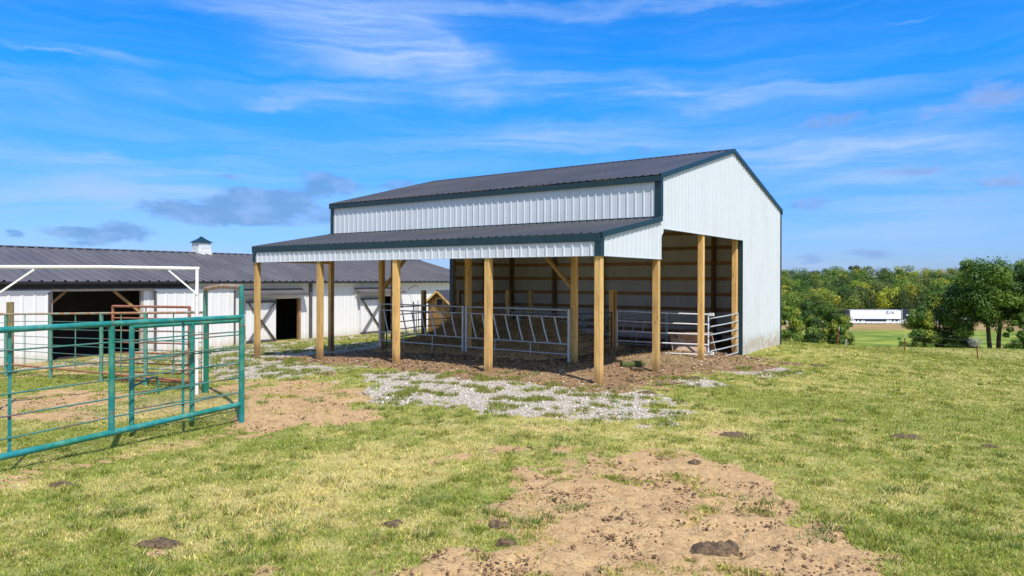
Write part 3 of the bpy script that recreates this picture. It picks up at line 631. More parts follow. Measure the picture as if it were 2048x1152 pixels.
        e=MB(); e.box((o2,SU-.05,-1.0),(o2+.13,SU+.1,1.2)); e.build('door_jamb',MW_DK,R)
    b=MB(); b.box((10.5,SU-.14,-.93),(10.64,SU-.02,2.0)); b.build('downspout',M_DARK,R)
    # cupola
    p=W(402,507,1); cv=8.05; c=MB(); s=.345; c.box((cv-s-.05,RU-s-.05,SRZ-.2),(cv+s+.05,RU+s+.05,SRZ+.12)); c.box((cv-s,RU-s,SRZ+.12),(cv+s,RU+s,SRZ+.56)); C=c.build('cupola',M_STB,R)
    t=MB(); zb=SRZ+.56; e=.42
    ring=[]
    for q,zz in((e,0),(e,.03),(.27,.12),(.13,.23),(0.02,.34)): ring.append([(cv-q,RU-q,zb+zz),(cv+q,RU-q,zb+zz),(cv+q,RU+q,zb+zz),(cv-q,RU+q,zb+zz)])
    vs=[x for r_ in ring for x in r_]; fs=[(4*i+j,4*i+(j+1)%4,4*i+4+(j+1)%4,4*i+4+j) for i in range(4) for j in range(4)]+[(3,2,1,0),(16,17,18,19)]
    t.add(vs,fs); t.build('cupola_roof',M_TRIM,C)
    l=MB()
    for k in range(5):
        z=SRZ+.18+k*.07; l.box((cv-s+.1,RU-s-.012,z),(cv+s-.1,RU-s-.002,z+.045)); l.box((cv-s-.012,RU-s+.1,z),(cv-s-.002,RU+s-.1,z+.045))
    l.build('louvre',M_TRUCKW,C)
    g=MB(); a=Vector((17.9,SU-.03,1.62)); g.tube([a,a+Vector((0,-.35,.12)),a+Vector((.0,-.7,.22)),a+Vector((0,-.85,.1))],.02,6); g.build('barn_light_arm',M_DARK,R)
build_stable()
# ------------------------------------------------------------------ small wooden shed beyond the pole barn
def build_shed():
    Y=37.; c=W(879,0,Y); bx,by=c.x,c.y; gzv=gz(bx,by)
    w=.80; D=1.9; ze=1.02; zp=1.60
    R=empty('garden_shed',(bx,by,gzv),'small orange-brown board shed with a dark metal roof and one dark window','shed')
    # gable faces -v ; ridge along +v
    m=MB(); prof=[(by-w,-.9),(by+w,-.9),(by+w,ze),(by,zp-.06),(by-w,ze)]; m.prism([(bx,y,z) for y,z in prof],(D,0,0)); wl=m.build('wall',MW_OR,R)
    for k in range(9):
        pass
    m=MB(); n=9
    for k in range(n):
        y=by-w+.09+k*(2*w-.18)/(n-1); m.box((bx-.018,y-.018,-.85),(bx-.002,y+.018,zp-.12-abs(y-by)*.72))
    m.build('batten',MW_OR,wl)
    for s in(-1,1):
        m=MB(); e=w+.16; z0=zp-(zp-ze)*e/w
        m.prism([(bx-.2,by,zp+.03),(bx-.2,by+s*e,z0+.03),(bx-.2,by+s*e,z0-.0),(bx-.2,by,zp)],(D+.4,0,0)); rf=m.build('roof',M_ROOF,R)
        m=MB(); 
        for k in range(9):
            x=bx-.15+k*(D+.3)/8; m.beam((x,by,zp+.045),(x,by+s*e,z0+.045),.04,.03)
        m.build('roof_rib',M_ROOF,rf)
        m=MB(); m.beam((bx-.22,by+s*.02,zp-.05),(bx-.22,by+s*e,z0-.05),.03,.09); m.build('barge_board',MW_X,R)
    m=MB(); yc=by-.06; m.box((bx-.045,yc-.27,.79),(bx-.02,yc+.27,1.22)); f=m.build('window',MW_X,R); m=MB(); m.box((bx-.055,yc-.21,.85),(bx-.046,yc+.21,1.16)); m.build('pane',M_GLASS,f)
build_shed()
# ------------------------------------------------------------------ pipe helpers
def V(p): return Vector(p)
def lerp(a,b,t): return a+(b-a)*t
def lvl(a,z): return Vector((a.x,a.y,z))
# foreground green fence: end post seen at 480, runs out of the left of the picture
FE=W(484,808,11.4); FS=W(0,915,8.4)
def foreground_fence():
    d=(FS-FE); d.z=0; Lf=d.length; d.normalize(); far=FE+d*6.6
    base=lvl(FE,gz(FE.x,FE.y)); R=empty('corral_fence',base,'foreground green pipe corral fence panel with a thick bottom pipe','fence')
    zt0=W(480,634,11.4).z; zt1=W(0,660,8.4).z; zb0=W(480,808,11.4).z; zb1=W(0,915,8.4).z
    P=lambda s,z: Vector((FE.x+d.x*s,FE.y+d.y*s,z))
    zt=lambda s:zt0+(zt1-zt0)*s/Lf; zb=lambda s:zb0+(zb1-zb0)*s/Lf
    MB().tube([P(-.02,zt(0)),P(2,zt(2)+.004),P(4,zt(4)-.004),P(6.6,zt(6.6))],.0385,14).build('top_rail',M_GRN,R)
    MB().tube([P(0.04,zb(0)),P(2,zb(2)),P(4,zb(4)),P(6.6,zb(6.6))],.041,14).build('bottom_rail',M_GRN,R)
    for k in range(5):
        t=(k+.95)/5.75
        pts=[P(s,lerp(zt(s),zb(s),t)+.006*math.sin(s*2+k)) for s in(0.02,1,2,3,4,5,6.6)]
        MB().tube(pts,.0105,8).build('rod',M_ROD,R)
    # thick upright at x=224, flat stays at x=368, 21
    def s_at(x):
        t=(x-1024)/F
        lo,hi=0.,6.6
        for _ in range(40):
            m=(lo+hi)/2; X,Y=lateral(FE.x+d.x*m,FE.y+d.y*m)
            if X/Y>t: lo=m
            else: hi=m
        return lo
    s=s_at(224); MB().tube([P(s,zb(s)+.02),P(s,zt(s)-.02)],.040,14).build('post',M_GRN,R)
    for x in(368.5,21.5):
        s=s_at(x); q=P(s,0)+Vector((d.y,-d.x,0))*.02; MB().beam(lvl(q,zb(s)),lvl(q,zt(s)-.01),.012,.038,(d.x,d.y,0)).build('flat_stay',M_GRN,R)
    s=5.3; MB().tube([P(s,-.1),P(s,zt(s)-.02)],.040,14).build('post',M_GRN,R)
    MB().tube([P(0.0,zb(0)-.35),P(.0,zt(0)+.02)],.044,14).build('end_post',M_GRN,R)
    w=MB()
    for x in(222,): 
        s=s_at(x); w.tube([P(s-.05,zt(s)-.05),P(s+.05,zt(s)-.05)],.012,6)
    w.build('weld_bead',M_RUST,R)
    q=P(.0,zt(0)-.10); ch=MB()
    for k in range(9):
        a_=k*.7; ch.tube([q+Vector((math.cos(a_)*.05,math.sin(a_)*.05,-.006*k)),q+Vector((math.cos(a_+.7)*.05,math.sin(a_+.7)*.05,-.006*k-.006))],.006,5)
    ch.tube([q+Vector((.05,0,-.05)),q+Vector((.055,-.01,-.28))],.006,5); ch.build('chain',M_RUST,R)
    MB().tube([P(.0,zb(0)+.1),P(-.09,zb(0)+.12)],.012,6).build('latch_pin',M_RUST,R)
foreground_fence()
def green_frame():
    a=W(485.5,842,11.45); b=W(411,790,14.3); za=W(485,571,11.45).z; zb_=W(411,575,14.3).z
    off=(b-a); off.z=0; off.normalize(); a=a+off*.09
    R=empty('walkway_arch',a,'tall green goal-post pipe arch with a rusty crossbar','pipe arch')
    MB().tube([lvl(a,-.5),lvl(a,za)],.040,12).build('upright',M_GRN,R); MB().tube([lvl(b,-.6),lvl(b,zb_)],.046,12).build('upright',M_GRN2,R)
    MB().tube([lvl(a,za-.03),lerp(lvl(a,za+.01),lvl(b,zb_),.5),lvl(b,zb_-.03)],.042,12).build('crossbar',M_RGRN,R)
    m=MB(); m.beam(lvl(b,-.4),lvl(b,1.33),.10,.10); m.build('sleeve',M_GRN3,R)
    for z in(1.35,.45,.15): MB().tube([lvl(b,z),lvl(b,z)+Vector((-.12,-.02,0))],.012,6).build('hinge_pin',M_RUST,R)
green_frame()
def panel(name,A,B,zt,zb,label,cat,rails,m_rail,m_rod,m_post,posts=(0.,1.),rt=.03,rb=.03,rr=.01,pr=.035,stays=(),ms=None,foot=.3,seq=None,group=None,mb_=None):
    """pipe gate or fence panel between two plan points; zt/zb are (z at A, z at B)"""
    A=Vector(A);B=Vector(B)
    R=empty(name,lvl(A,gz(A.x,A.y)),label,cat,group); P=lambda t,z:Vector((A.x+(B.x-A.x)*t,A.y+(B.y-A.y)*t,z))
    T=lambda t:lerp(zt[0],zt[1],t); Bz=lambda t:lerp(zb[0],zb[1],t); d=(B-A); d.z=0; d.normalize()
    MB().tube([P(0,T(0)),P(1,T(1))],rt,12).build('top_rail',m_rail,R); MB().tube([P(0,Bz(0)),P(1,Bz(1))],rb,12).build('bottom_rail',mb_ or m_rail,R)
    for k in range(rails):
        f=(k+1)/(rails+1) if seq is None else seq[k]
        MB().tube([P(t,lerp(T(t),Bz(t),f)+.004*math.sin(9*t+k)) for t in(0,.25,.5,.75,1)],rr,8).build('rod' if rr<.014 else 'rail',m_rod,R)
    for t in posts: MB().tube([P(t,Bz(t)-foot),P(t,T(t)+(.01 if foot else 0))],pr,12).build('post',m_post,R)
    for t in stays: MB().beam(P(t,Bz(t)),P(t,T(t)),.012,.035,(d.x,d.y,0)).build('stay',ms or m_rod,R)
    return R
# second green gate swung open just behind the foreground fence
A=W(264,0,10.35); B=W(478,0,11.6)
R=panel('pipe_gate',(A.x,A.y,0),(B.x,B.y,0),(1.50,1.52),(.04,.10),'green pipe gate standing open just behind the foreground fence','gate',5,M_GRN,M_ROD,M_GRN,(0.,.535,),.033,.012,.0105,.037,foot=.08)
m=MB(); q=lvl(A,.62)+Vector((.02,.0,0)); e=(B-A).normalized(); m.tube([q,q+e*.28+Vector((0,0,.02)),q+e*.36,q+e*.38+Vector((0,0,-.27))],.016,8); m.build('latch_bar',M_GRN,R)
# middle rust-topped fence
A=W(12,0,20.); B=W(408,0,14.35)
panel('corral_fence',(A.x,A.y,0),(B.x,B.y,0),(1.18,1.52),(-.24,.09),'middle green pipe fence with a rusty top rail in front of the wide stable opening','fence',6,M_RGRN,M_ROD,M_GRN2,(0.,.29,.565,.77),.026,.026,.009,.044,(.13,.43,.66,.885),M_GRN2,foot=.35,mb_=M_RUST)
A2=W(-230,0,24.)
panel('corral_fence',(A.x-.05,A.y+.02,0),(A2.x,A2.y,0),(1.18,1.1),(-.3,-.5),'green pipe fence section running out of the left edge past the round wooden post','fence',5,M_RGRN,M_ROD,M_GRN2,(1.,),.036,.03,.009,.046,foot=.35)
# rusty gate
A=W(226,0,16.9); B=W(379,0,15.0)
panel('rusty_gate',(A.x,A.y,0),(B.x,B.y,0),(1.54,1.60),(-.22,.0),'red-brown rusty pipe gate leaning behind the middle green fence','gate',6,M_RUST,M_RUST,M_RUST,(0.,1.),.028,.022,.018,.032,(.46,),M_RUST,foot=.05,seq=(.16,.33,.49,.63,.77,.89))
# white arch frame
A=W(398.5,0,14.1); B=W(-10,0,12.75); ztp=2.41
R=empty('entry_arch',lvl(A,gz(A.x,A.y)),'tall white pipe arch with corner braces at the left','pipe arch')
MB().tube([lvl(A,ztp),lerp(lvl(A,ztp),lvl(B,ztp),.5)+Vector((0,0,.015)),lvl(B,ztp)],.034,12).build('crossbar',M_WHT,R)
dd=(B-A); dd.z=0; dd.normalize()
MB().tube([lvl(A+dd*.04,-.5),lvl(A+dd*.04,ztp-.02)],.034,12).build('upright',M_WHT,R); MB().tube([lvl(B,-.5),lvl(B,ztp-.02)],.034,12).build('upright',M_WHT,R)
MB().beam(lvl(A+dd*.55,ztp-.04),lvl(A+dd*.03,ztp-.52),.03,.085,(dd.y,-dd.x,0)).build('corner_brace',M_WHT,R); MB().beam(lvl(B-dd*.6,ztp-.04),lvl(B-dd*.03,ztp-.5),.03,.085,(dd.y,-dd.x,0)).build('corner_brace',M_WHT,R)
m=MB(); m.tube([lvl(A-dd*.07,.15),lvl(A-dd*.07,1.35)],.009,8); m.beam(lvl(A-dd*.10,1.33),lvl(A+dd*.04,1.33),.03,.10); m.build('hinge_rod',M_WHT,R)
m=MB(); q=lvl(A,2.0); m.tube([q,q+Vector((.06,-.04,-.03)),lvl(W(411,0,14.3),1.98)],.007,6); m.build('chain',M_WIRE,R)
# round wooden post
p=W(20.5,0,20.6); o=MB().tube([lvl(p,-1.0),lvl(p,.4),lvl(p,W(20,604,20.6).z)],.095,14).build('wooden_post',M_OLDW); tag(o,'weathered round wooden fence post at the left edge behind the green fence','post')
# ------------------------------------------------------------------ pens inside the pole barn
def feeder(u0,u1,v,label,mirror=1,zt=1.42,n=8,parts=True,group='slant bar feeder panels'):
    """slant-bar feed panel between u0 and u1 (u0>u1: left to right as seen)"""
    R=empty('feeder_panel',(v,u0,0),label,'feeder panel',group); wd=u0-u1; P=lambda t,z:Vector((v,u0-wd*t,z))
    for t in(0.,1.): MB().beam(P(t,zt-1.40),P(t,zt+.005),.055,.055).build('end_post',M_GALV,R)
    for z,r,nm in((zt-.02,.022,'top_rail'),(zt-.21,.02,'rail'),(zt-.93,.022,'rail'),(zt-1.2,.02,'bottom_rail')): MB().tube([P(.01,z),P(.99,z)],r,8).build(nm,M_GALV,R)
    for k in range(n):
        t=.055+k*.117
        a=P(t,zt-.21)+Vector((-.025*mirror,0,0)); b=P(t+.06*mirror,zt-.93)+Vector((-.025*mirror,0,0)); mid=lerp(a,b,.5)+Vector((0,.015*mirror,0))
        MB().tube([a,mid,b],.021,8).build('slant_bar',M_GALV,R)
    for t in(.30,.65): MB().tube([P(t,zt-1.40),P(t,zt-.93)],.014,8).build('stay',M_GALV,R)
    return R
fl=feeder(9.63,6.15,2.86,'left slant-bar galvanised cattle feeder panel between the braced posts, hay heaped behind it')
fr=feeder(6.02,2.50,2.86,'right slant-bar galvanised cattle feeder panel between the braced posts')
for R in(fl,):
    m=MB(); m.tube([(2.86,6.18,.08),(2.86,6.10,-.02),(2.86,6.03,.08)],.012,6); m.build('gate_latch',M_GALV,R)
feeder(9.3,5.95,9.5,'rear left slant-bar feeder panel on the far side of the hay',-1,1.13)
feeder(5.85,2.6,9.5,'rear right slant-bar feeder panel, behind the black wire gate',-1,1.13)
def gate(name,A,B,zt,zb,n,label,m_,r=.022,verts=(0.,1.),rv=.022,foot=0,group=None,cat='gate'):
    A=Vector((*A,0));B=Vector((*B,0)); R=empty(name,(A.x,A.y,gz(A.x,A.y)),label,cat,group); P=lambda t,z:Vector((A.x+(B.x-A.x)*t,A.y+(B.y-A.y)*t,z))
    for k in range(n):
        f=k/(n-1); MB().tube([P(0,lerp(zt[0],zb[0],f)),P(.5,lerp((zt[0]+zt[1])/2,(zb[0]+zb[1])/2,f)-.008),P(1,lerp(zt[1],zb[1],f))],r,8).build('rail',m_,R)
    for t in verts: MB().tube([P(t,lerp(zb[0],zb[1],t)-foot),P(t,lerp(zt[0],zt[1],t)+.01)],rv,8).build('upright',m_,R)
    return R
q=lambda x,Y:(W(x,0,Y).x,W(x,0,Y).y)
# black wire gates (dividers)
gate('divider_gate',(3.25,2.46),(5.85,2.80),(1.28,1.22),(.12,.14),7,'black pipe divider gate beside the right braced post',M_BLACK,.013,(0.,1.),.024)
gate('divider_gate',(3.25,9.75),(5.75,10.45),(1.28,1.24),(.0,.0),6,'black pipe divider gate seen behind the left feeder panel',M_BLACK,.018,(0.,1.),.024)
gate('divider_gate',(6.0,10.5),(9.3,10.5),(1.22,1.18),(.0,.0),6,'dark pipe gate in front of the small wooden shed',M_BLACK,.016,(1.,),.024)
# galvanised gate along the pen line and the short angled one
R=gate('farm_gate',q(1234,22.8),q(1417,21.0),(W(1234,622,22.8).z,W(1417,629,21.0).z),(W(1234,701,22.8).z,W(1417,710,21.0).z),5,'long pale galvanised five-rail farm gate across the open end of the barn',M_TRUCKW,.024,(0.,.46,1.),.026,.10)
b=Vector((*q(1417,21.0),0)); 
for z in(W(1417,629,21.0).z,.02): MB().box((b.x-.03,b.y-.16,z-.04),(b.x+.06,b.y-.02,z+.045)).build('hinge_bracket',M_WHT,R)
gate('farm_gate',q(1421,20.9),q(1476,22.6),(W(1421,637,20.9).z,W(1474,627,22.6).z),(W(1421,719,20.9).z,W(1474,705,22.6).z),6,'short grey six-rail gate angled back to the opening jamb',M_GALV,.021,(1.,),.022)
# short wooden gate posts
def short_post(v,u,top,label,m_=MW_Z,w=.14,dbl=False):
    b=MB(); b.box((v-w/2,u-w/2,-.6),(v+w/2,u+w/2,top)); tag(b.build('gate_post',m_),label,'post',None)
short_post(6.0,2.86,1.90,'short pine post left of the long galvanised gate, with a second board against it')
b=MB(); b.box((5.95,2.735,-.6),(6.06,2.785,1.87)); tag(b.build('gate_board',MW_OR),'upright orange board fixed against the short post left of the galvanised gate','board')
short_post(5.9,10.55,1.80,'short brown post between the stable door and the little shed')
short_post(9.45,11.85,1.76,'short dark post next to the rear opening of the barn, beside the shed',MW_DK)
short_post(9.60,9.42,1.78,'left one of two short posts behind the hay in the barn')
short_post(9.60,8.30,1.78,'right one of two short posts behind the hay in the barn')
# hay
def hay():
    n=110; v=np.linspace(2.2,9.2,n); u=np.linspace(2.7,10.9,n); V_,U_=np.meshgrid(v,u); x=V_.ravel(); y=U_.ravel()
    G=lambda cv,cu,s1,s2,h:h*np.exp(-((x-cv)/s1)**2-((y-cu)/s2)**2)
    z=G(5.9,8.0,1.45,1.15,1.22)+G(5.6,5.0,1.5,1.5,.62)+G(5.3,6.4,1.9,2.6,.36)+G(3.9,4.0,1.3,1.2,.22)+G(3.7,8.6,1.2,1.2,.22)
    edge=sstep(x,2.2,3.1)*sstep(9.2-x,0,1.2)*sstep(y,2.7,3.6)*sstep(10.9-y,0,1.0)
    z=(z*(.75+.5*fbm(x*1.6,y*1.6,61,4))+(fbm(x*7,y*7,62,3)-.5)*.12)*edge-.1*(1-edge)
    gzz=ground_z(x,y); Z=gzz+z
    vid=np.arange(n*n).reshape(n,n); q=np.stack([vid[:-1,:-1],vid[:-1,1:],vid[1:,1:],vid[1:,:-1]],-1).reshape(-1)
    o=np_mesh('hay_pile',np.stack([x,y,Z],1),4,q,M_HAY,None,True); tag(o,'big loose heap of brown hay inside the barn behind the feeder panels','hay pile')
    # strands
    k=26000; i=RNG.integers(0,n*n,k*2); i=i[z[i]>.02][:k]; k=len(i)
    c=np.stack([x[i]+RNG.normal(0,.04,k),y[i]+RNG.normal(0,.04,k),Z[i]+RNG.uniform(-.01,.05,k)],1)
    d=RNG.normal(0,1,(k,3)); d[:,2]*=.5; d/=np.linalg.norm(d,axis=1)[:,None]; ln=RNG.uniform(.05,.16,k)[:,None]; s=np.cross(d,RNG.normal(0,1,(k,3))); s/=np.linalg.norm(s,axis=1)[:,None]; s*=.004
    P=np.stack([c-d*ln-s,c-d*ln+s,c+d*ln+s,c+d*ln-s],1).reshape(-1,3)
    t=np.repeat(np.array([[.55,.38,.18]])*RNG.uniform(.35,1.25,(k,1)),4,0)
    np_mesh('loose_strands',P,4,np.arange(4*k),M_BIT,t,parent=o)['kind']='stuff'
hay()
# loader bucket behind the gate
def bucket():
    p=W(1384,0,22.9); R=empty('loader_bucket',(p.x,p.y,-.1),'tan steel tractor loader bucket lying tipped inside the barn behind the long gate','bucket')
    rt=Vector((CA,-SA,0)); fw=Vector((SA,CA,0)); c=Vector((p.x,p.y,-.13)); hw=.70
    prof=[(-.42,.0),(.30,.02),(.42,.20),(.36,.42),(.16,.58)]
    pt=lambda s,f,z:c+rt*s+fw*f+Vector((0,0,z))
    m=MB()
    for i in range(len(prof)-1):
        (a,za),(b,zb)=prof[i],prof[i+1]; n=Vector((0,0,.02))
        m.add([pt(-hw,a,za),pt(hw,a,za),pt(hw,b,zb),pt(-hw,b,zb),pt(-hw,a+.02,za-.02),pt(hw,a+.02,za-.02),pt(hw,b+.02,zb-.01),pt(-hw,b+.02,zb-.01)],[(0,1,2,3),(7,6,5,4),(0,4,5,1),(3,2,6,7)])
    m.build('shell',M_BUCKET,R)
    for s in(-hw,hw):
        m=MB(); m.prism([pt(s,f,z) for f,z in prof],rt*(.02 if s<0 else -.02)); m.build('side_plate',M_BUCKET,R)
    m=MB(); m.beam(pt(-hw-.02,.16,.60),pt(hw+.02,.16,.60),.09,.05); m.build('top_bar',M_BUCKET,R)
    m=MB(); m.beam(pt(-hw+.1,-.1,.56),pt(-.02,-.40,.03),.05,.07); m.build('strut',M_DARK,R)
    m=MB(); m.beam(pt(-hw-.05,-.44,-.0),pt(hw+.3,-.44,.0),.08,.03); m.build('cutting_edge',M_BUCKET,R)
bucket()
m=MB(); p=W(1432,0,24.2); random.seed(3)
vs=[];fs=[]
for i in range(7):
    for j in range(10):
        t=math.pi*i/6; a=2*math.pi*j/10; r=1+.25*random.uniform(-1,1); vs.append((p.x+.28*r*math.sin(t)*math.cos(a),p.y+.22*r*math.sin(t)*math.sin(a),.18+.22*r*math.cos(t)))
for i in range(6):
    for j in range(10): fs.append((i*10+j,i*10+(j+1)%10,(i+1)*10+(j+1)%10,(i+1)*10+j))
m.add(vs,fs,True); tag(m.build('feed_sack',M_BLACK),'dark lumpy sack behind the gate post near the barn opening','sack')
# mossy logs
def log(x0,y0,Y0,x1,y1,Y1,r,label,m_):
    a=W(x0,y0,Y0); b=W(x1,y1,Y1); pts=[lerp(a,b,t)+Vector((0,0,random.uniform(-.012,.012))) for t in(0,.2,.4,.6,.8,1)]
    mb=MB(); mb.tube(pts,r,14,r*.85); o=mb.build('log',m_)
    for v_ in o.data.vertices:
        k=1+.10*math.sin(v_.co.x*23+v_.co.y*31+v_.co.z*17); c=Vector((v_.co.x,v_.co.y,v_.co.z))
    tag(o,label,'log')
log(1243,729.5,18.05,1289,728,18.2,.085,'thick mossy green log lying on the dung by the lean-to corner post',M_LOG)
log(1268,722,18.9,1289,723.5,18.5,.06,'thinner grey-green log resting behind the thick mossy one',M_OLDW)
log(1226,727,18.7,1262,720,19.6,.05,'split yellow rotten log left behind the mossy log',M_CUTW)
log(1262,737,17.5,1288,738,17.6,.045,'dark stubby log half buried in front of the mossy one',M_PAT)
# ------------------------------------------------------------------ dung pats
def pat(x,y,w,h,label,seed,name='cow_pat'):
    p,Y=on_ground(x,y); rr=random.Random(seed); rad=w*Y/F/2; ht=min(.085,max(.026,h*Y/F*.55)); n=26; k=8; vs=[];fs=[]; ph=[rr.uniform(0,6.28) for _ in range(6)]
    el=rr.uniform(.6,.85); rot=rr.uniform(-.4,.4)
    for i in range(k+1):
        t=i/k
        for j in range(n):
            a=2*math.pi*j/n; e=1+.18*math.sin(2*a+ph[0])+.13*math.sin(3*a+ph[1])+.09*math.sin(7*a+ph[2])+.07*math.sin(11*a+ph[3])
            q=rad*e*t; lx=q*math.cos(a); ly=q*el*math.sin(a)
            z=ht*(1-t**5)*(.75+.22*math.sin(7*t+ph[3])+.3*math.sin(lx*34+ph[4])*math.cos(ly*41+ph[5])+.12*math.sin(lx*90)*math.sin(ly*80+ph[2]))
            gx=p.x+CA*lx+SA*ly; gy=p.y-SA*lx+CA*ly
            vs.append((gx,gy,z-.008))
    P=np.array(vs); P[:,2]+=ground_z(P[:,0],P[:,1])+.012
    for i in range(k):
        for j in range(n): fs.append((i*n+j,i*n+(j+1)%n,(i+1)*n+(j+1)%n,(i+1)*n+j))
    m=MB(); m.add([tuple(q_) for q_ in P],fs,True); o=m.build(name,M_PAT); tag(o,label,'dung','cow pats on the pasture')
pat(1436,1104,86,42,'largest cow pat, glossy olive-brown, low on the bare dirt near the bottom',1)
pat(1390,928,28,18,'small black cow pat at the top edge of the foreground dirt patch',2)
pat(1014,1092,36,20,'chunky dark clod of dung on the lower left of the dirt patch',3)
pat(998,1055,38,24,'dark dung lump on a grass tuft left of the dirt patch, above the chunky clod',4)
pat(1240,1042,18,14,'little dung lump in the middle of the foreground dirt',5)
pat(787,1051,38,14,'flat brown cow pat in the dry grass left of the dirt patch',6)
pat(122,972,44,16,'dark cow pat on the grass below the foreground green fence',7)
pat(1815,875,52,10,'wide flat cow pat on the right-hand pasture',8)
pat(1981,893,30,8,'small flat cow pat nearest the right edge of the pasture',9)
pat(1678,841,26,6,'thin cow pat on the pasture right of the gravel',10)
pat(1630,732,24,6,'cow pat on the grass just right of the gravel by the barn corner',11)
pat(1526,759,18,5,'small dark cow pat on the grass below the barn opening',12)
pat(1390,757,30,7,'brown cow pat at the end of the gravel strip below the gates',13)
pat(1295,786,34,9,'brown dung heap on the grass below the lean-to corner post',14)
pat(650,728,20,7,'dark dung lump just in front of the second lean-to post from the left',15)
pat(320,1088,80,16,'broad crumbled dung patch low on the dry grass at the left',16)
pat(1470,872,50,12,'crumbled brown dung patch beside the top right of the dirt',17)
pat(1240,1050,1,1,'x',18) if False else None
# ------------------------------------------------------------------ T-post fence at the right
def tposts():
    pts=[(1675,653,692,36.),(1810,668,703,36.),(1957,677,718,34.),(2130,690,728,33.)]
    a=W(1675,692,36.); R=empty('wire_fence',a,'wire fence on red rusty T-posts along the edge of the pasture','fence')
    tops=[]
    for (x,yt,yb,Y) in pts:
        b=W(x,yb,Y); t=W(x+ (4 if x==1675 else (-3 if x==1957 else 1)),yt,Y); b.z=gz(b.x,b.y)-.1; tops.append((b,t))
        m=MB(); d=(t-b).normalized(); m.beam(b,lerp(b,t,.80),.05,.012,(0,1,0)); m.beam(b+Vector((.0,.018,0)),lerp(b,t,.80)+Vector((0,.018,0)),.012,.045,(0,1,0)); P=m.build('t_post',M_TPOST,R)
        m=MB(); m.beam(lerp(b,t,.80),t,.05,.014,(0,1,0)); m.build('painted_tip',M_WHT,P)
    for f in(.35,.62,.9):
        m=MB(); ps=[lerp(b,t,f) for b,t in tops]; ps=[ps[0]+Vector((-6,6,.2))]+ps
        m.tube(ps,.0018,5); m.build('wire',M_WIRE,R)
    c=W(1951,684,33.7); m=MB()
    for k in range(16):
        rr=random.Random(k); pp=[]
        for i in range(14):
            a=i*.7+k; r=.17+.09*math.sin(k*1.3+i); pp.append(c+Vector((CA*(r*1.35*math.cos(a)+.15*math.sin(k)),-SA*r*1.35*math.cos(a),r*math.sin(a)*.85-.04*math.cos(k)))+Vector((rr.uniform(-.1,.1),rr.uniform(-.1,.1),0)))
        m.tube(pp,.0028,4,cap=False)
    tag(m.build('wire_coil',M_WIRE),'tangled roll of grey woven wire hung on the rightmost T-post','wire roll')
    s=W(1693,680,37.); o=MB().beam(lvl(s,gz(s.x,s.y)-.1),lvl(s,gz(s.x,s.y)+.36),.07,.05).build('marker_stake',M_CONC); tag(o,'short pale wooden stake at the foot of the left bushes','stake')
tposts()
# stakes leaning by the stable
for k,(x,yt,Y,h_,lb) in enumerate(((827,603,38.,.07,'widest dark plank standing against the stable wall behind the feeder'),(832,611,38.2,.03,'middle thin stake standing in front of the stable wall'),(836,601,38.4,.035,'thin dark stake right of the plank, in front of the stable wall'))):
    t=W(x,yt,Y); g=gz(t.x,t.y); o=MB().beam(Vector((t.x+.08,t.y,g-.05)),t,h_,.03).build('stake',M_DARK); tag(o,lb,'stake')
# ------------------------------------------------------------------ highway, guardrail, truck
def hx(X,Y,z):
    v,u=camXY(X,Y); return Vector((v,u,z))
def highway():
    XS=np.arange(20,330,2.); m=MB()
    def strip(mb,y0,y1,dz):
        vs=[];
        for X in XS:
            z=-11.0+2.6*float(sstep(np.array(X),122,160))+dz; vs+=[hx(X,y0,z),hx(X,y1,z)]
        mb.add(vs,[(2*i,2*i+2,2*i+3,2*i+1) for i in range(len(XS)-1)])
    strip(m,213.5,237,.12); o=m.build('highway',M_CONC); tag(o,kind='structure')
    m=MB(); strip(m,216.2,216.4,.13); strip(m,224.8,225.0,.13); tag(m.build('road_marking',M_TRUCKW),kind='structure')
    a=hx(60,212.4,-11); R=empty('guardrail',a,'long galvanised highway guardrail in front of the white truck','guardrail'); m=MB(); vs=[]
    zf=lambda X:-11.0+2.6*float(sstep(np.array(X),122,160))
    prof=[(0,.42),(-.06,.50),(0,.58),(-.06,.66),(0,.74)]
    for X in XS:
        for f,z in prof: vs.append(hx(X,212.4+f,zf(X)+z))
    n=len(prof); m.add(vs,[(i*n+j,(i+1)*n+j,(i+1)*n+j+1,i*n+j+1) for i in range(len(XS)-1) for j in range(n-1)]); m.build('rail',M_GALV,R)
    for k in range(60):
        X=84+k*1.9
        MB().beam(hx(X,212.55,zf(X)-.5),hx(X,212.55,zf(X)+.74),.15,.2).build('guardrail_post',M_DARK,R)
highway()
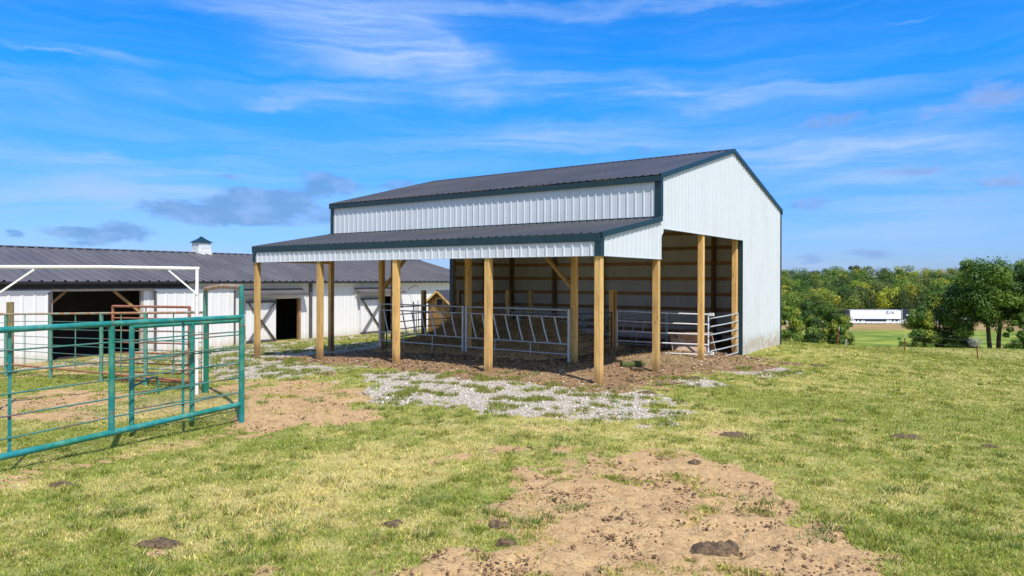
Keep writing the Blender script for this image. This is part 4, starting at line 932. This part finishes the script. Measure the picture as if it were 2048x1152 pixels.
def truck():
    Y=219.; z0=-10.87; x0=(1694-1024)/F*Y; Lt=16.2; c=hx(x0,Y,z0)
    R=empty('semi_truck',c,'white semi trailer with grey logo pulled by a dark cab on the highway','truck')
    P=lambda s,f,z:hx(x0+s,Y+f,z0+z)
    m=MB(); m.prism([P(0,-1.3,1.15),P(Lt,-1.3,1.15),P(Lt,-1.3,3.9),P(0,-1.3,3.9)],hx(0,2.6,0)-hx(0,0,0)); tr=m.build('trailer_box',M_TRUCKW,R)
    m=MB(); m.prism([P(-.03,-1.32,1.1),P(.42,-1.32,1.1),P(.42,-1.32,3.92),P(-.03,-1.32,3.92)],hx(0,2.64,0)-hx(0,0,0)); m.build('rear_frame',M_DARK,tr)
    m=MB(); m.beam(P(.3,-1.33,3.88),P(Lt,-1.33,3.88),.02,.06); m.beam(P(.3,-1.33,1.2),P(Lt,-1.33,1.2),.03,.1); m.build('edge_rail',M_GALV,tr)
    # grey logo marks: a curve, a dot and slanted strokes
    m=MB(); y=-1.325; S0=11.4
    for i in range(9):
        a=math.radians(60+i*30); b=math.radians(90+i*30); m.beam(P(S0+.55+.5*math.cos(a),y,3.1+.45*math.sin(a)),P(S0+.55+.5*math.cos(b),y,3.1+.45*math.sin(b)),.02,.15)
    m.prism([P(S0+.38,y-.01,3.0),P(S0+.68,y-.01,3.0),P(S0+.68,y-.01,3.28),P(S0+.38,y-.01,3.28)],(0,0.001,0.001))
    for s in(1.15,1.5,1.85,2.2): m.beam(P(S0+s,y,3.5),P(S0+s+(.3 if int(s*100)%2 else -.0)+.12,y,2.65),.02,.15)
    m.beam(P(S0+2.5,y,3.5),P(S0+2.5,y,2.65),.02,.15); m.build('logo',M_MARK,tr)
    m=MB(); 
    for k in range(7): m.prism([P(3.0+k*.28,y,1.95),P(3.2+k*.28,y,1.95),P(3.2+k*.28,y,2.1),P(3.0+k*.28,y,2.1)],(0,0.001,0.001))
    m.build('small_lettering',M_GALV,tr)
    m=MB(); m.beam(P(2.3,-.2,.95),P(Lt-.3,-.2,.95),.9,.3); m.build('chassis',M_DARK,R)
    m=MB(); m.beam(P(4.9,-1.28,.72),P(11.6,-1.28,.72),.04,.85); m.build('side_skirt',M_TRUCKD,R)
    m=MB(); m.beam(P(12.2,-1.15,1.1),P(12.0,-1.15,.15),.1,.12); m.build('landing_leg',M_WHT,R)
    def wheel(s):
        m=MB(); m.tube([P(s,-1.28,.5),P(s,-.75,.5)],.5,20); t=m.build('wheel',M_TYRE,R); m=MB(); m.tube([P(s,-1.31,.5),P(s,-1.27,.5)],.30,16); m.build('rim',M_GALV,t)
    for s in(2.9,4.15,14.1,15.4,20.6): wheel(s)
    # cab
    Xc=Lt+.55
    m=MB(); prof=[(0,.9),(4.4,.9),(6.0,.75),(6.1,1.9),(4.3,2.15),(3.7,3.2),(2.6,3.75),(1.4,4.05),(0,4.05)]
    m.prism([P(Xc+s,-1.2,z) for s,z in prof],hx(0,2.4,0)-hx(0,0,0)); cb=m.build('cab',M_TRUCKD,R)
    m=MB(); m.prism([P(Xc+2.5,-1.22,2.25),P(Xc+3.7,-1.22,2.25),P(Xc+3.4,-1.22,2.95),P(Xc+2.5,-1.22,2.95)],(0.001,.001,0)); m.build('side_window',M_GLASS,cb)
    m=MB(); m.prism([P(Xc+1.1,-1.22,2.2),P(Xc+1.8,-1.22,2.2),P(Xc+1.8,-1.22,2.55),P(Xc+1.1,-1.22,2.55)],(0.001,.001,0)); m.build('door_sign',M_TRUCKW,cb)
    m=MB(); m.tube([P(Xc-.1,-1.1,1.0),P(Xc-.1,-1.1,4.2)],.09,8); m.build('exhaust_stack',M_GALV,R)
    m=MB(); m.tube([P(Xc+.6,-1.25,.75),P(Xc+2.2,-1.25,.75)],.3,12); m.build('fuel_tank',M_GALV,R)
truck()
# ------------------------------------------------------------------ foliage
def leaf_quads(c,nrm,size,tone,rng,asp=.75):
    k=len(c); t=rng.normal(0,1,(k,3)); a=np.cross(nrm,t); a/=np.linalg.norm(a,axis=1)[:,None]+1e-9; b=np.cross(nrm,a); s=size[:,None]
    P=np.stack([c-a*s,c-b*s*asp*.55,c+a*s,c+b*s*asp*.55],1).reshape(-1,3)
    return P,np.repeat(tone,4,0)
def clumps(centres,radii,per,lsize,base,rng,hollow=.35,var=.3,nr_=.5):
    Pc=[];Tt=[]
    for (c,r,bc) in zip(centres,radii,base):
        k=int(per); d=rng.normal(0,1,(k,3)); d/=np.linalg.norm(d,axis=1)[:,None]
        rad=(hollow+(1-hollow)*rng.uniform(0,1,k)**.5)*(1+.25*np.sin(d[:,0]*5+c[0])*np.cos(d[:,1]*6+c[1])); 
        p=c+d*rad[:,None]*np.array(r)
        nr=d*.9+rng.normal(0,nr_,(k,3))+np.array([0,0,.3]); nr/=np.linalg.norm(nr,axis=1)[:,None]
        sz=lsize*rng.uniform(.6,1.3,k)
        tn=np.array(bc)[None,:]*rng.uniform(1-var,1+var,(k,1))*np.array([1,1,1])+rng.uniform(-.012,.02,(k,1))*np.array([[1,.6,0]])
        tn=np.clip(tn,.004,1)
        a,b=leaf_quads(p,nr,sz,tn,rng); Pc.append(a); Tt.append(b)
    return np.concatenate(Pc),np.concatenate(Tt)
G1=(.075,.15,.022); G2=(.13,.22,.028); G3=(.25,.30,.035); G4=(.040,.085,.018)
def tree(name,x,Y,label,cat,h,w,base_y=None,seed=0,nb=26,per=170,leaf=.10,tones=(G1,G2,G4),trunks=1,crown0=.25,shape='round',group=None,tr=.12,lean=0):
    rng=np.random.default_rng(seed); rr=random.Random(seed); b=W(x,0,Y); g=gz(b.x,b.y); b=Vector((b.x,b.y,g))
    R=empty(name,b,label,cat,group)
    cs=[];rs=[];bs=[]
    for i in range(nb):
        f=rng.uniform(0,1); z=crown0+(1-crown0)*f
        prof={'round':math.sqrt(max(.02,1-(2*f-.95)**2*.9)),'bush':math.sqrt(max(.04,1-f**2*.95)),'spread':(.55+.6*math.sin(min(1,f*1.25)*math.pi*.75))}[shape]
        a=rng.uniform(0,2*math.pi); q=w/2*prof*rng.uniform(.15,1)**.6*.85
        c=np.array([q*math.cos(a)+lean*f*h,q*math.sin(a),h*z*.93]); cs.append(c); s=rng.uniform(.5,1.15)*w*(.135 if shape=='spread' else .17); rs.append((s,s,s*.8)); bs.append(tones[rng.integers(0,len(tones))])
    P,T=clumps(cs,rs,int(per*1.35),leaf*.82,bs,rng,.4,.25,.38)
    np_mesh('crown',P,4,np.arange(len(P)),M_LEAF,T,parent=R)
    m=MB()
    for t in range(trunks):
        o=Vector(((t-(trunks-1)/2)*tr*3.0*CA,-(t-(trunks-1)/2)*tr*3.0*SA,0)); topz=h*(.55 if shape!='bush' else .4)
        p0=b+o+Vector((0,0,-.3)); p1=b+o*1.6+Vector((rr.uniform(-.1,.1),rr.uniform(-.1,.1),h*crown0)); p2=b+o*3+Vector((lean*h*.5,0,topz)); m.tube([p0,lerp(p0,p1,.5)+Vector((rr.uniform(-.05,.05),rr.uniform(-.05,.05),0)),p1,lerp(p1,p2,.5),p2],tr,9,tr*.35)
        for k in range(7):
            i=rr.randrange(nb); s=lerp(p1,p2,rr.uniform(0,.9)); e=b+Vector(cs[i]); m.tube([s,lerp(s,e,.5)+Vector((0,0,-.1)),e],tr*.35,6,tr*.08)
    m.build('trunk',M_BARK,R)
    return R
BG='bushes and trees along the far edge of the pasture'
# left clump of bushes right of the barn
tree('bush',1578,52.,'yellow-green bush half hidden by the barn corner','bush',3.9,2.6,seed=1,nb=30,per=230,leaf=.10,tones=(G3,G2,G3),crown0=.05,shape='bush',group=BG)
tree('bush',1612,56.,'dark green bush right of the yellow-green one by the barn corner','bush',4.8,3.2,seed=2,nb=34,per=240,leaf=.11,tones=(G1,G2,G4),crown0=.03,shape='bush',group=BG)
tree('bush',1650,58.,'tallest rounded bush in the left clump, behind the first T-post','bush',4.9,3.6,seed=3,nb=38,per=260,leaf=.11,tones=(G1,G2,G3),crown0=.03,shape='bush',group=BG)
tree('bush',1686,57.,'bush at the right end of the left clump, below the truck trailer','bush',3.8,2.6,seed=4,nb=34,per=240,leaf=.11,tones=(G2,G3,G1),crown0=.03,shape='bush',group=BG)
# right group
tree('tree',1842,52.,'low dense tree with lowest leaves right of the second T-post','tree',3.9,2.9,seed=5,nb=44,per=260,leaf=.11,tones=(G1,G2,G3),crown0=.05,shape='bush',group=BG)
tree('tree',1880,54.,'broad green tree left of the twin trunks, in front of the highway','tree',5.3,4.2,seed=6,nb=56,per=280,leaf=.115,tones=(G2,G1,G3),crown0=.05,shape='bush',group=BG)
tree('tree',1925,51.,'dark tree behind the wire roll','tree',5.4,3.8,seed=7,nb=44,per=260,leaf=.11,tones=(G1,G4,G2),crown0=.05,shape='bush',group=BG)
tree('tree',1990,50.,'tall spreading tree on twin trunks at the right edge','tree',7.1,6.2,seed=8,nb=96,per=270,leaf=.12,tones=(G1,G2,G4,G1),crown0=.38,shape='spread',trunks=2,tr=.17,group=BG)
tree('tree',2062,53.,'dark tree cut by the right edge of the picture','tree',6.6,4.6,seed=9,nb=56,per=260,leaf=.12,tones=(G4,G1),crown0=.52,shape='spread',tr=.16,group=BG)
tree('bush',2040,48.,'low bush at the right edge below the highway','bush',3.0,2.2,seed=10,nb=22,per=220,leaf=.10,tones=(G1,G2),crown0=.05,shape='bush',group=BG)
tree('bush',1797,60.,'thin wispy sapling left of the right tree group','bush',2.2,1.0,seed=12,nb=7,per=60,leaf=.08,tones=(G2,),crown0=.3,shape='round',tr=.03,group=BG)
# verge bushes by the highway
def forest():
    rng=np.random.default_rng(5); cs=[];rs=[];bs=[]
    rows=[(246,2.0),(256,2.0),(268,2.6),(282,3),(298,3),(316,3.4),(336,3.6),(358,4),(385,4.5),(415,5),(450,6)]
    X0,X1=.12,1.25
    for (Y,dx) in rows:
        X=X0*Y
        while X<X1*Y:
            y=Y+rng.uniform(-5,5)
            if Y<262 and X>.64*Y and X<.80*Y: X+=dx*2.2; continue
            v,u=camXY(X,y); g=float(ground_z(np.array([v]),np.array([u]),False)[0])
            px=X/Y*F+1024
            hh=rng.uniform(8.0,11.5)-(2.2*(1-float(sstep(np.array(px),1560,1720))))
            n4=float(fbm(np.array([X*.035]),np.array([y*.035]),13,3)[0]); hh*=.85+.35*n4
            w_=rng.uniform(5.5,9.5)
            pick=rng.uniform(0,1)
            tone=(.08,.15,.024) if pick<.30 else ((.15,.23,.03) if pick<.56 else ((.040,.080,.018) if pick<.78 else ((.34,.36,.03) if pick<.93 else (.17,.19,.045))))
            s=w_*.46; cs.append(np.array([v,u,g+hh*.60])); rs.append((s,s,hh*.34)); tb=tuple(t*rng.uniform(.88,1.12) for t in tone); bs.append(tb)
            for k in range(4):
                a=rng.uniform(0,6.28); q=w_*.30; s=w_*rng.uniform(.22,.34); cs.append(np.array([v+q*math.cos(a),u+q*math.sin(a),g+hh*rng.uniform(.38,.84)])); rs.append((s,s,s*.85)); bs.append(tb)
            X+=dx*rng.uniform(1.2,2.2)
    P,T=clumps(cs,rs,190,.36,bs,rng,.82,.2,.22)
    o=np_mesh('forest',P,4,np.arange(len(P)),M_LEAF,T); tag(o,'dense green woodland covering the far hillside behind the highway','forest',kind='stuff')
    print('forest quads',len(P)//4)
forest()
# ------------------------------------------------------------------ grass blades, straw, stones, clods
def rand_polar(k,r0,r1,rng,power=1.0,half=40.):
    t=rng.uniform(0,1,k); r=r0*(r1/r0)**t if power==1 else (r0**power+(r1**power-r0**power)*t)**(1/power)
    th=np.radians(rng.uniform(-half,half,k)); X=r*np.sin(th); Y=r*np.cos(th); dX=X-AX; dY=Y-AY
    return CA*dX+SA*dY,-SA*dX+CA*dY,r
def inside_barn(v,u): return (v>-.2)&(v<14)&(u>-.1)&(u<12.4)
def blades():
    rng=np.random.default_rng(21)
    v,u,r=rand_polar(1650000,3.6,50,rng,.35,41); v2_,u2_,r2_=rand_polar(420000,3.6,50,rng,.5,62); X_,Y_=lateral(v2_,u2_); o_=np.abs(np.arctan2(X_,Y_))>np.radians(41); v=np.concatenate([v,v2_[o_]]); u=np.concatenate([u,u2_[o_]]); r=np.concatenate([r,r2_[o_]])
    d,g,m,dry=masks(v,u)
    nb=fbm(v*7,u*7,31,3,.6); cover=(1-np.clip(d,0,1))**1.2*(1-.95*np.clip(g,0,1))*(1-np.clip(m,0,1))
    tuft=fbm(v*4.2,u*4.2,71,3,.55); tf=sstep(tuft,.62,.72)
    tf=tf*(.25+.75*sstep(v+u*0,-50,50)); 
    edge=np.clip(g,0,1)*sstep(fbm(v*3.1,u*3.1,72,2),.60,.66)
    pr=cover*(.35+.65*sstep(nb,.35,.6))+edge*.9+ (d>.3)*sstep(fbm(v*1.9,u*1.9,73,4,.6),.60,.70)*.6
    keep=(rng.uniform(0,1,len(v))<pr)&~inside_barn(v,u)&~((u>22.4)&(u<36))
    v,u,r,dry,tf,edge=[a[keep] for a in(v,u,r,dry,tf,edge)]; tf=np.maximum(tf,edge*.9)
    k=len(v); print('blades',k)
    z=ground_z(v,u)-.006
    fence_strip=0
    h=(rng.uniform(.016,.040,k)*(1+1.5*tf))*(1+.25*sstep(r,12,30)); w=rng.uniform(.0022,.0045,k)*(1+r*.09)
    a=rng.uniform(0,2*np.pi,k); lean=rng.uniform(.2,1.1,k)*h; b=rng.uniform(0,2*np.pi,k)
    dx=np.cos(a)*w; dy=np.sin(a)*w
    base=np.stack([v,u,z],1)
    P=np.stack([base+np.stack([-dx,-dy,0*dx],1),base+np.stack([dx,dy,0*dx],1),base+np.stack([np.cos(b)*lean,np.sin(b)*lean,h],1)],1).reshape(-1,3)
    green=np.array([[.23,.31,.042]]); olive=np.array([[.43,.455,.085]]); straw=np.array([[.74,.62,.27]])
    q=rng.uniform(0,1,k); pd=np.clip(dry*.85-tf*.5,0.03,.9)
    hf=fbm(v*11,u*11,101,3,.6)[:,None]; c=np.where((q<pd)[:,None],straw,np.where((q<pd+.45)[:,None],olive,green))*rng.uniform(.55,1.3,(k,1))*(.68+.66*hf)
    c=np.where((rng.uniform(0,1,k)<.07)[:,None],np.array([[.26,.17,.08]]),c)
    c=c*(1-.25*tf[:,None])
    T=np.repeat(c,3,0)
    # taller weed and grass tufts
    cv,cu,cr=rand_polar(520,4.2,26,rng,.6); d2,g2,m2,_=masks(cv,cu); kp=(d2<.75)&(m2<.5)&(fbm(cv*.6,cu*.6,121,2)>.44)&~inside_barn(cv,cu)&(cu<22); cv,cu=cv[kp],cu[kp]
    pts=[(165,1040),(230,1030),(420,1075),(470,1110),(540,1060),(90,1060),(830,1010),(950,1030),(1110,1020),(1050,1045),(1240,800),(1290,795),(1330,770),(1370,775),(1400,812),(1350,830),(1240,835),(1190,845),(1120,880),(1530,1010),(1700,1050),(1860,1040),(1900,1060),(1800,985),(1750,1010),(1640,1075),(1950,1080),(2000,1110),(640,800),(680,790),(790,800),(740,820),(560,750),(600,760),(1010,745),(1070,750),(860,745),(1490,880),(1560,845),(1630,780),(1450,760),(700,745),(800,760)]
    for (x_,y_) in pts:
        p_,Y_=on_ground(x_,y_); cv=np.append(cv,p_.x+rng.normal(0,.12,4)); cu=np.append(cu,p_.y+rng.normal(0,.12,4))
    nt_=len(cv); per=46; rad=rng.uniform(.04,.13,nt_); hh=rng.uniform(.035,.095,nt_); tone=rng.uniform(.75,1.2,nt_)
    cc=np.repeat(np.arange(nt_),per); K=len(cc); an=rng.uniform(0,6.28,K); q_=np.sqrt(rng.uniform(0,1,K))*rad[cc]
    bv=cv[cc]+np.cos(an)*q_; bu=cu[cc]+np.sin(an)*q_; bz=ground_z(bv,bu)-.006; hb=hh[cc]*rng.uniform(.5,1.1,K); ww=rng.uniform(.0022,.0042,K)*(1+np.hypot(bv-CV,bu-CU)*.06); a2=rng.uniform(0,6.28,K); ln_=hb*rng.uniform(.3,1.0,K)
    B0=np.stack([bv,bu,bz],1); wv=np.stack([np.cos(a2)*ww,np.sin(a2)*ww,0*a2],1); tip=np.stack([np.cos(an)*ln_,np.sin(an)*ln_,hb],1)
    P2=np.stack([B0-wv,B0+wv,B0+tip],1).reshape(-1,3); col=np.array([[.13,.215,.04]])*(tone[cc]*rng.uniform(.6,1.35,K))[:,None]; col=np.where((rng.uniform(0,1,K)<.16)[:,None],np.array([[.55,.46,.22]]),col)
    P=np.concatenate([P,P2]); T=np.concatenate([T,np.repeat(col,3,0)]); k=k+K
    o=np_mesh('grass',P,3,np.arange(3*k),M_BLADE,T); tag(o,'short patchy green and straw-coloured grass over the pasture','grass',kind='stuff')
blades()
def chunks(name,kk,sel,size,tones,seed,label,cat,r0=3.6,r1=26,flat=.55,power=.6):
    rng=np.random.default_rng(seed); v,u,r=rand_polar(kk,r0,r1,rng,power); d,g,m,dry=masks(v,u)
    pr=sel(d,g,m,v,u); keep=(rng.uniform(0,1,kk)<pr); v=v[keep];u=u[keep]; k=len(v); z=ground_z(v,u)
    s=size*rng.uniform(.4,1.0,k)**1.5*rng.choice([1,1,1,1.8],k)
    oc=np.array([[1,0,0],[0,1,0],[-1,0,0],[0,-1,0],[0,0,1],[0,0,-1]],float); tri=np.array([[0,1,4],[1,2,4],[2,3,4],[3,0,4],[1,0,5],[2,1,5],[3,2,5],[0,3,5]])
    J=oc[None]*(1+rng.uniform(-.4,.4,(k,6,1))); a=rng.uniform(0,6.28,k); ca,sa=np.cos(a)[:,None],np.sin(a)[:,None]
    x=J[:,:,0]*ca-J[:,:,1]*sa; y=J[:,:,0]*sa+J[:,:,1]*ca; P=np.stack([x*rng.uniform(.7,1.4,(k,1)),y,J[:,:,2]*flat],2)*s[:,None,None]; P[:,:,0]+=v[:,None];P[:,:,1]+=u[:,None];P[:,:,2]+=(z+s*.2)[:,None]
    idx=(tri[None]+6*np.arange(k)[:,None,None]).reshape(-1)
    t=np.array(tones)[rng.integers(0,len(tones),k)]*rng.uniform(.7,1.2,(k,1))
    o=np_mesh(name,P.reshape(-1,3),3,idx,M_BIT,np.repeat(t,6,0)); tag(o,label,cat,kind='stuff'); print(name,k)
chunks('gravel',70000,lambda d,g,m,v,u:g*(1-m)*.9,.022,[(.60,.55,.47),(.48,.42,.35),(.68,.62,.54),(.36,.28,.21)],31,'pale crushed stone scattered over the grass in front of the barn','gravel',8,34,.6)
chunks('dirt_clods',130000,lambda d,g,m,v,u:d*sstep(fbm(v*2.5,u*2.5,88,3),.36,.60)*.8,.014,[(.17,.10,.055),(.11,.065,.035),(.34,.21,.12),(.24,.14,.08)],32,'small brown clods and crumbs on the bare dirt','dirt clods',3.6,22,.6)
chunks('barn_litter',60000,lambda d,g,m,v,u:m*(.9)*((v>-2.5)),.028,[(.10,.06,.03),(.28,.17,.08),(.07,.042,.024),(.55,.44,.32),(.40,.25,.11)],33,'trampled dung and hay litter around the barn posts','litter',11,30,.5,1.2)
def straw():
    rng=np.random.default_rng(41); v,u,r=rand_polar(60000,3.6,22,rng,.6); d,g,m,dry=masks(v,u)
    p,Y=on_ground(350,808); heap=np.exp(-((v-p.x)/1.1)**2-((u-p.y)/1.1)**2)
    pr=d*.25+dry*.15*(1-g)+m*.3; keep=rng.uniform(0,1,len(v))<pr
    v=np.concatenate([v[keep],p.x+rng.normal(0,.9,9000)]); u=np.concatenate([u[keep],p.y+rng.normal(0,.7,9000)])
    for (x_,y_,n_s,sp_) in((1285,724,3500,.5),(1340,716,2500,.45),(1000,750,1200,.9),(1400,728,1800,.8),(1130,752,1200,.7)):
        p_,_y=on_ground(x_,y_); v=np.concatenate([v,p_.x+rng.normal(0,sp_,n_s)]); u=np.concatenate([u,p_.y+rng.normal(0,sp_,n_s)])
    ok=~((v>2.9)&(v<9)&(u>2.4)&(u<10)); v=v[ok];u=u[ok]
    k=len(v); z=ground_z(v,u)+rng.uniform(.002,.03,k); a=rng.uniform(0,6.28,k); ln=rng.uniform(.015,.05,k); w=.0022
    c=np.stack([v,u,z],1); dr_=np.stack([np.cos(a)*ln,np.sin(a)*ln,rng.uniform(-.2,.3,k)*ln],1); s=np.stack([-np.sin(a)*w,np.cos(a)*w,0*a],1)
    P=np.stack([c-dr_-s,c-dr_+s,c+dr_+s,c+dr_-s],1).reshape(-1,3); t=np.repeat(np.array([[.58,.46,.24]])*rng.uniform(.5,1.15,(k,1)),4,0)
    o=np_mesh('straw_litter',P,4,np.arange(4*k),M_BIT,t); tag(o,'loose pale straw strewn over dirt and dry grass','straw',kind='stuff'); print('straw',k)
straw()
S.render.resolution_x=1024; S.render.resolution_y=576
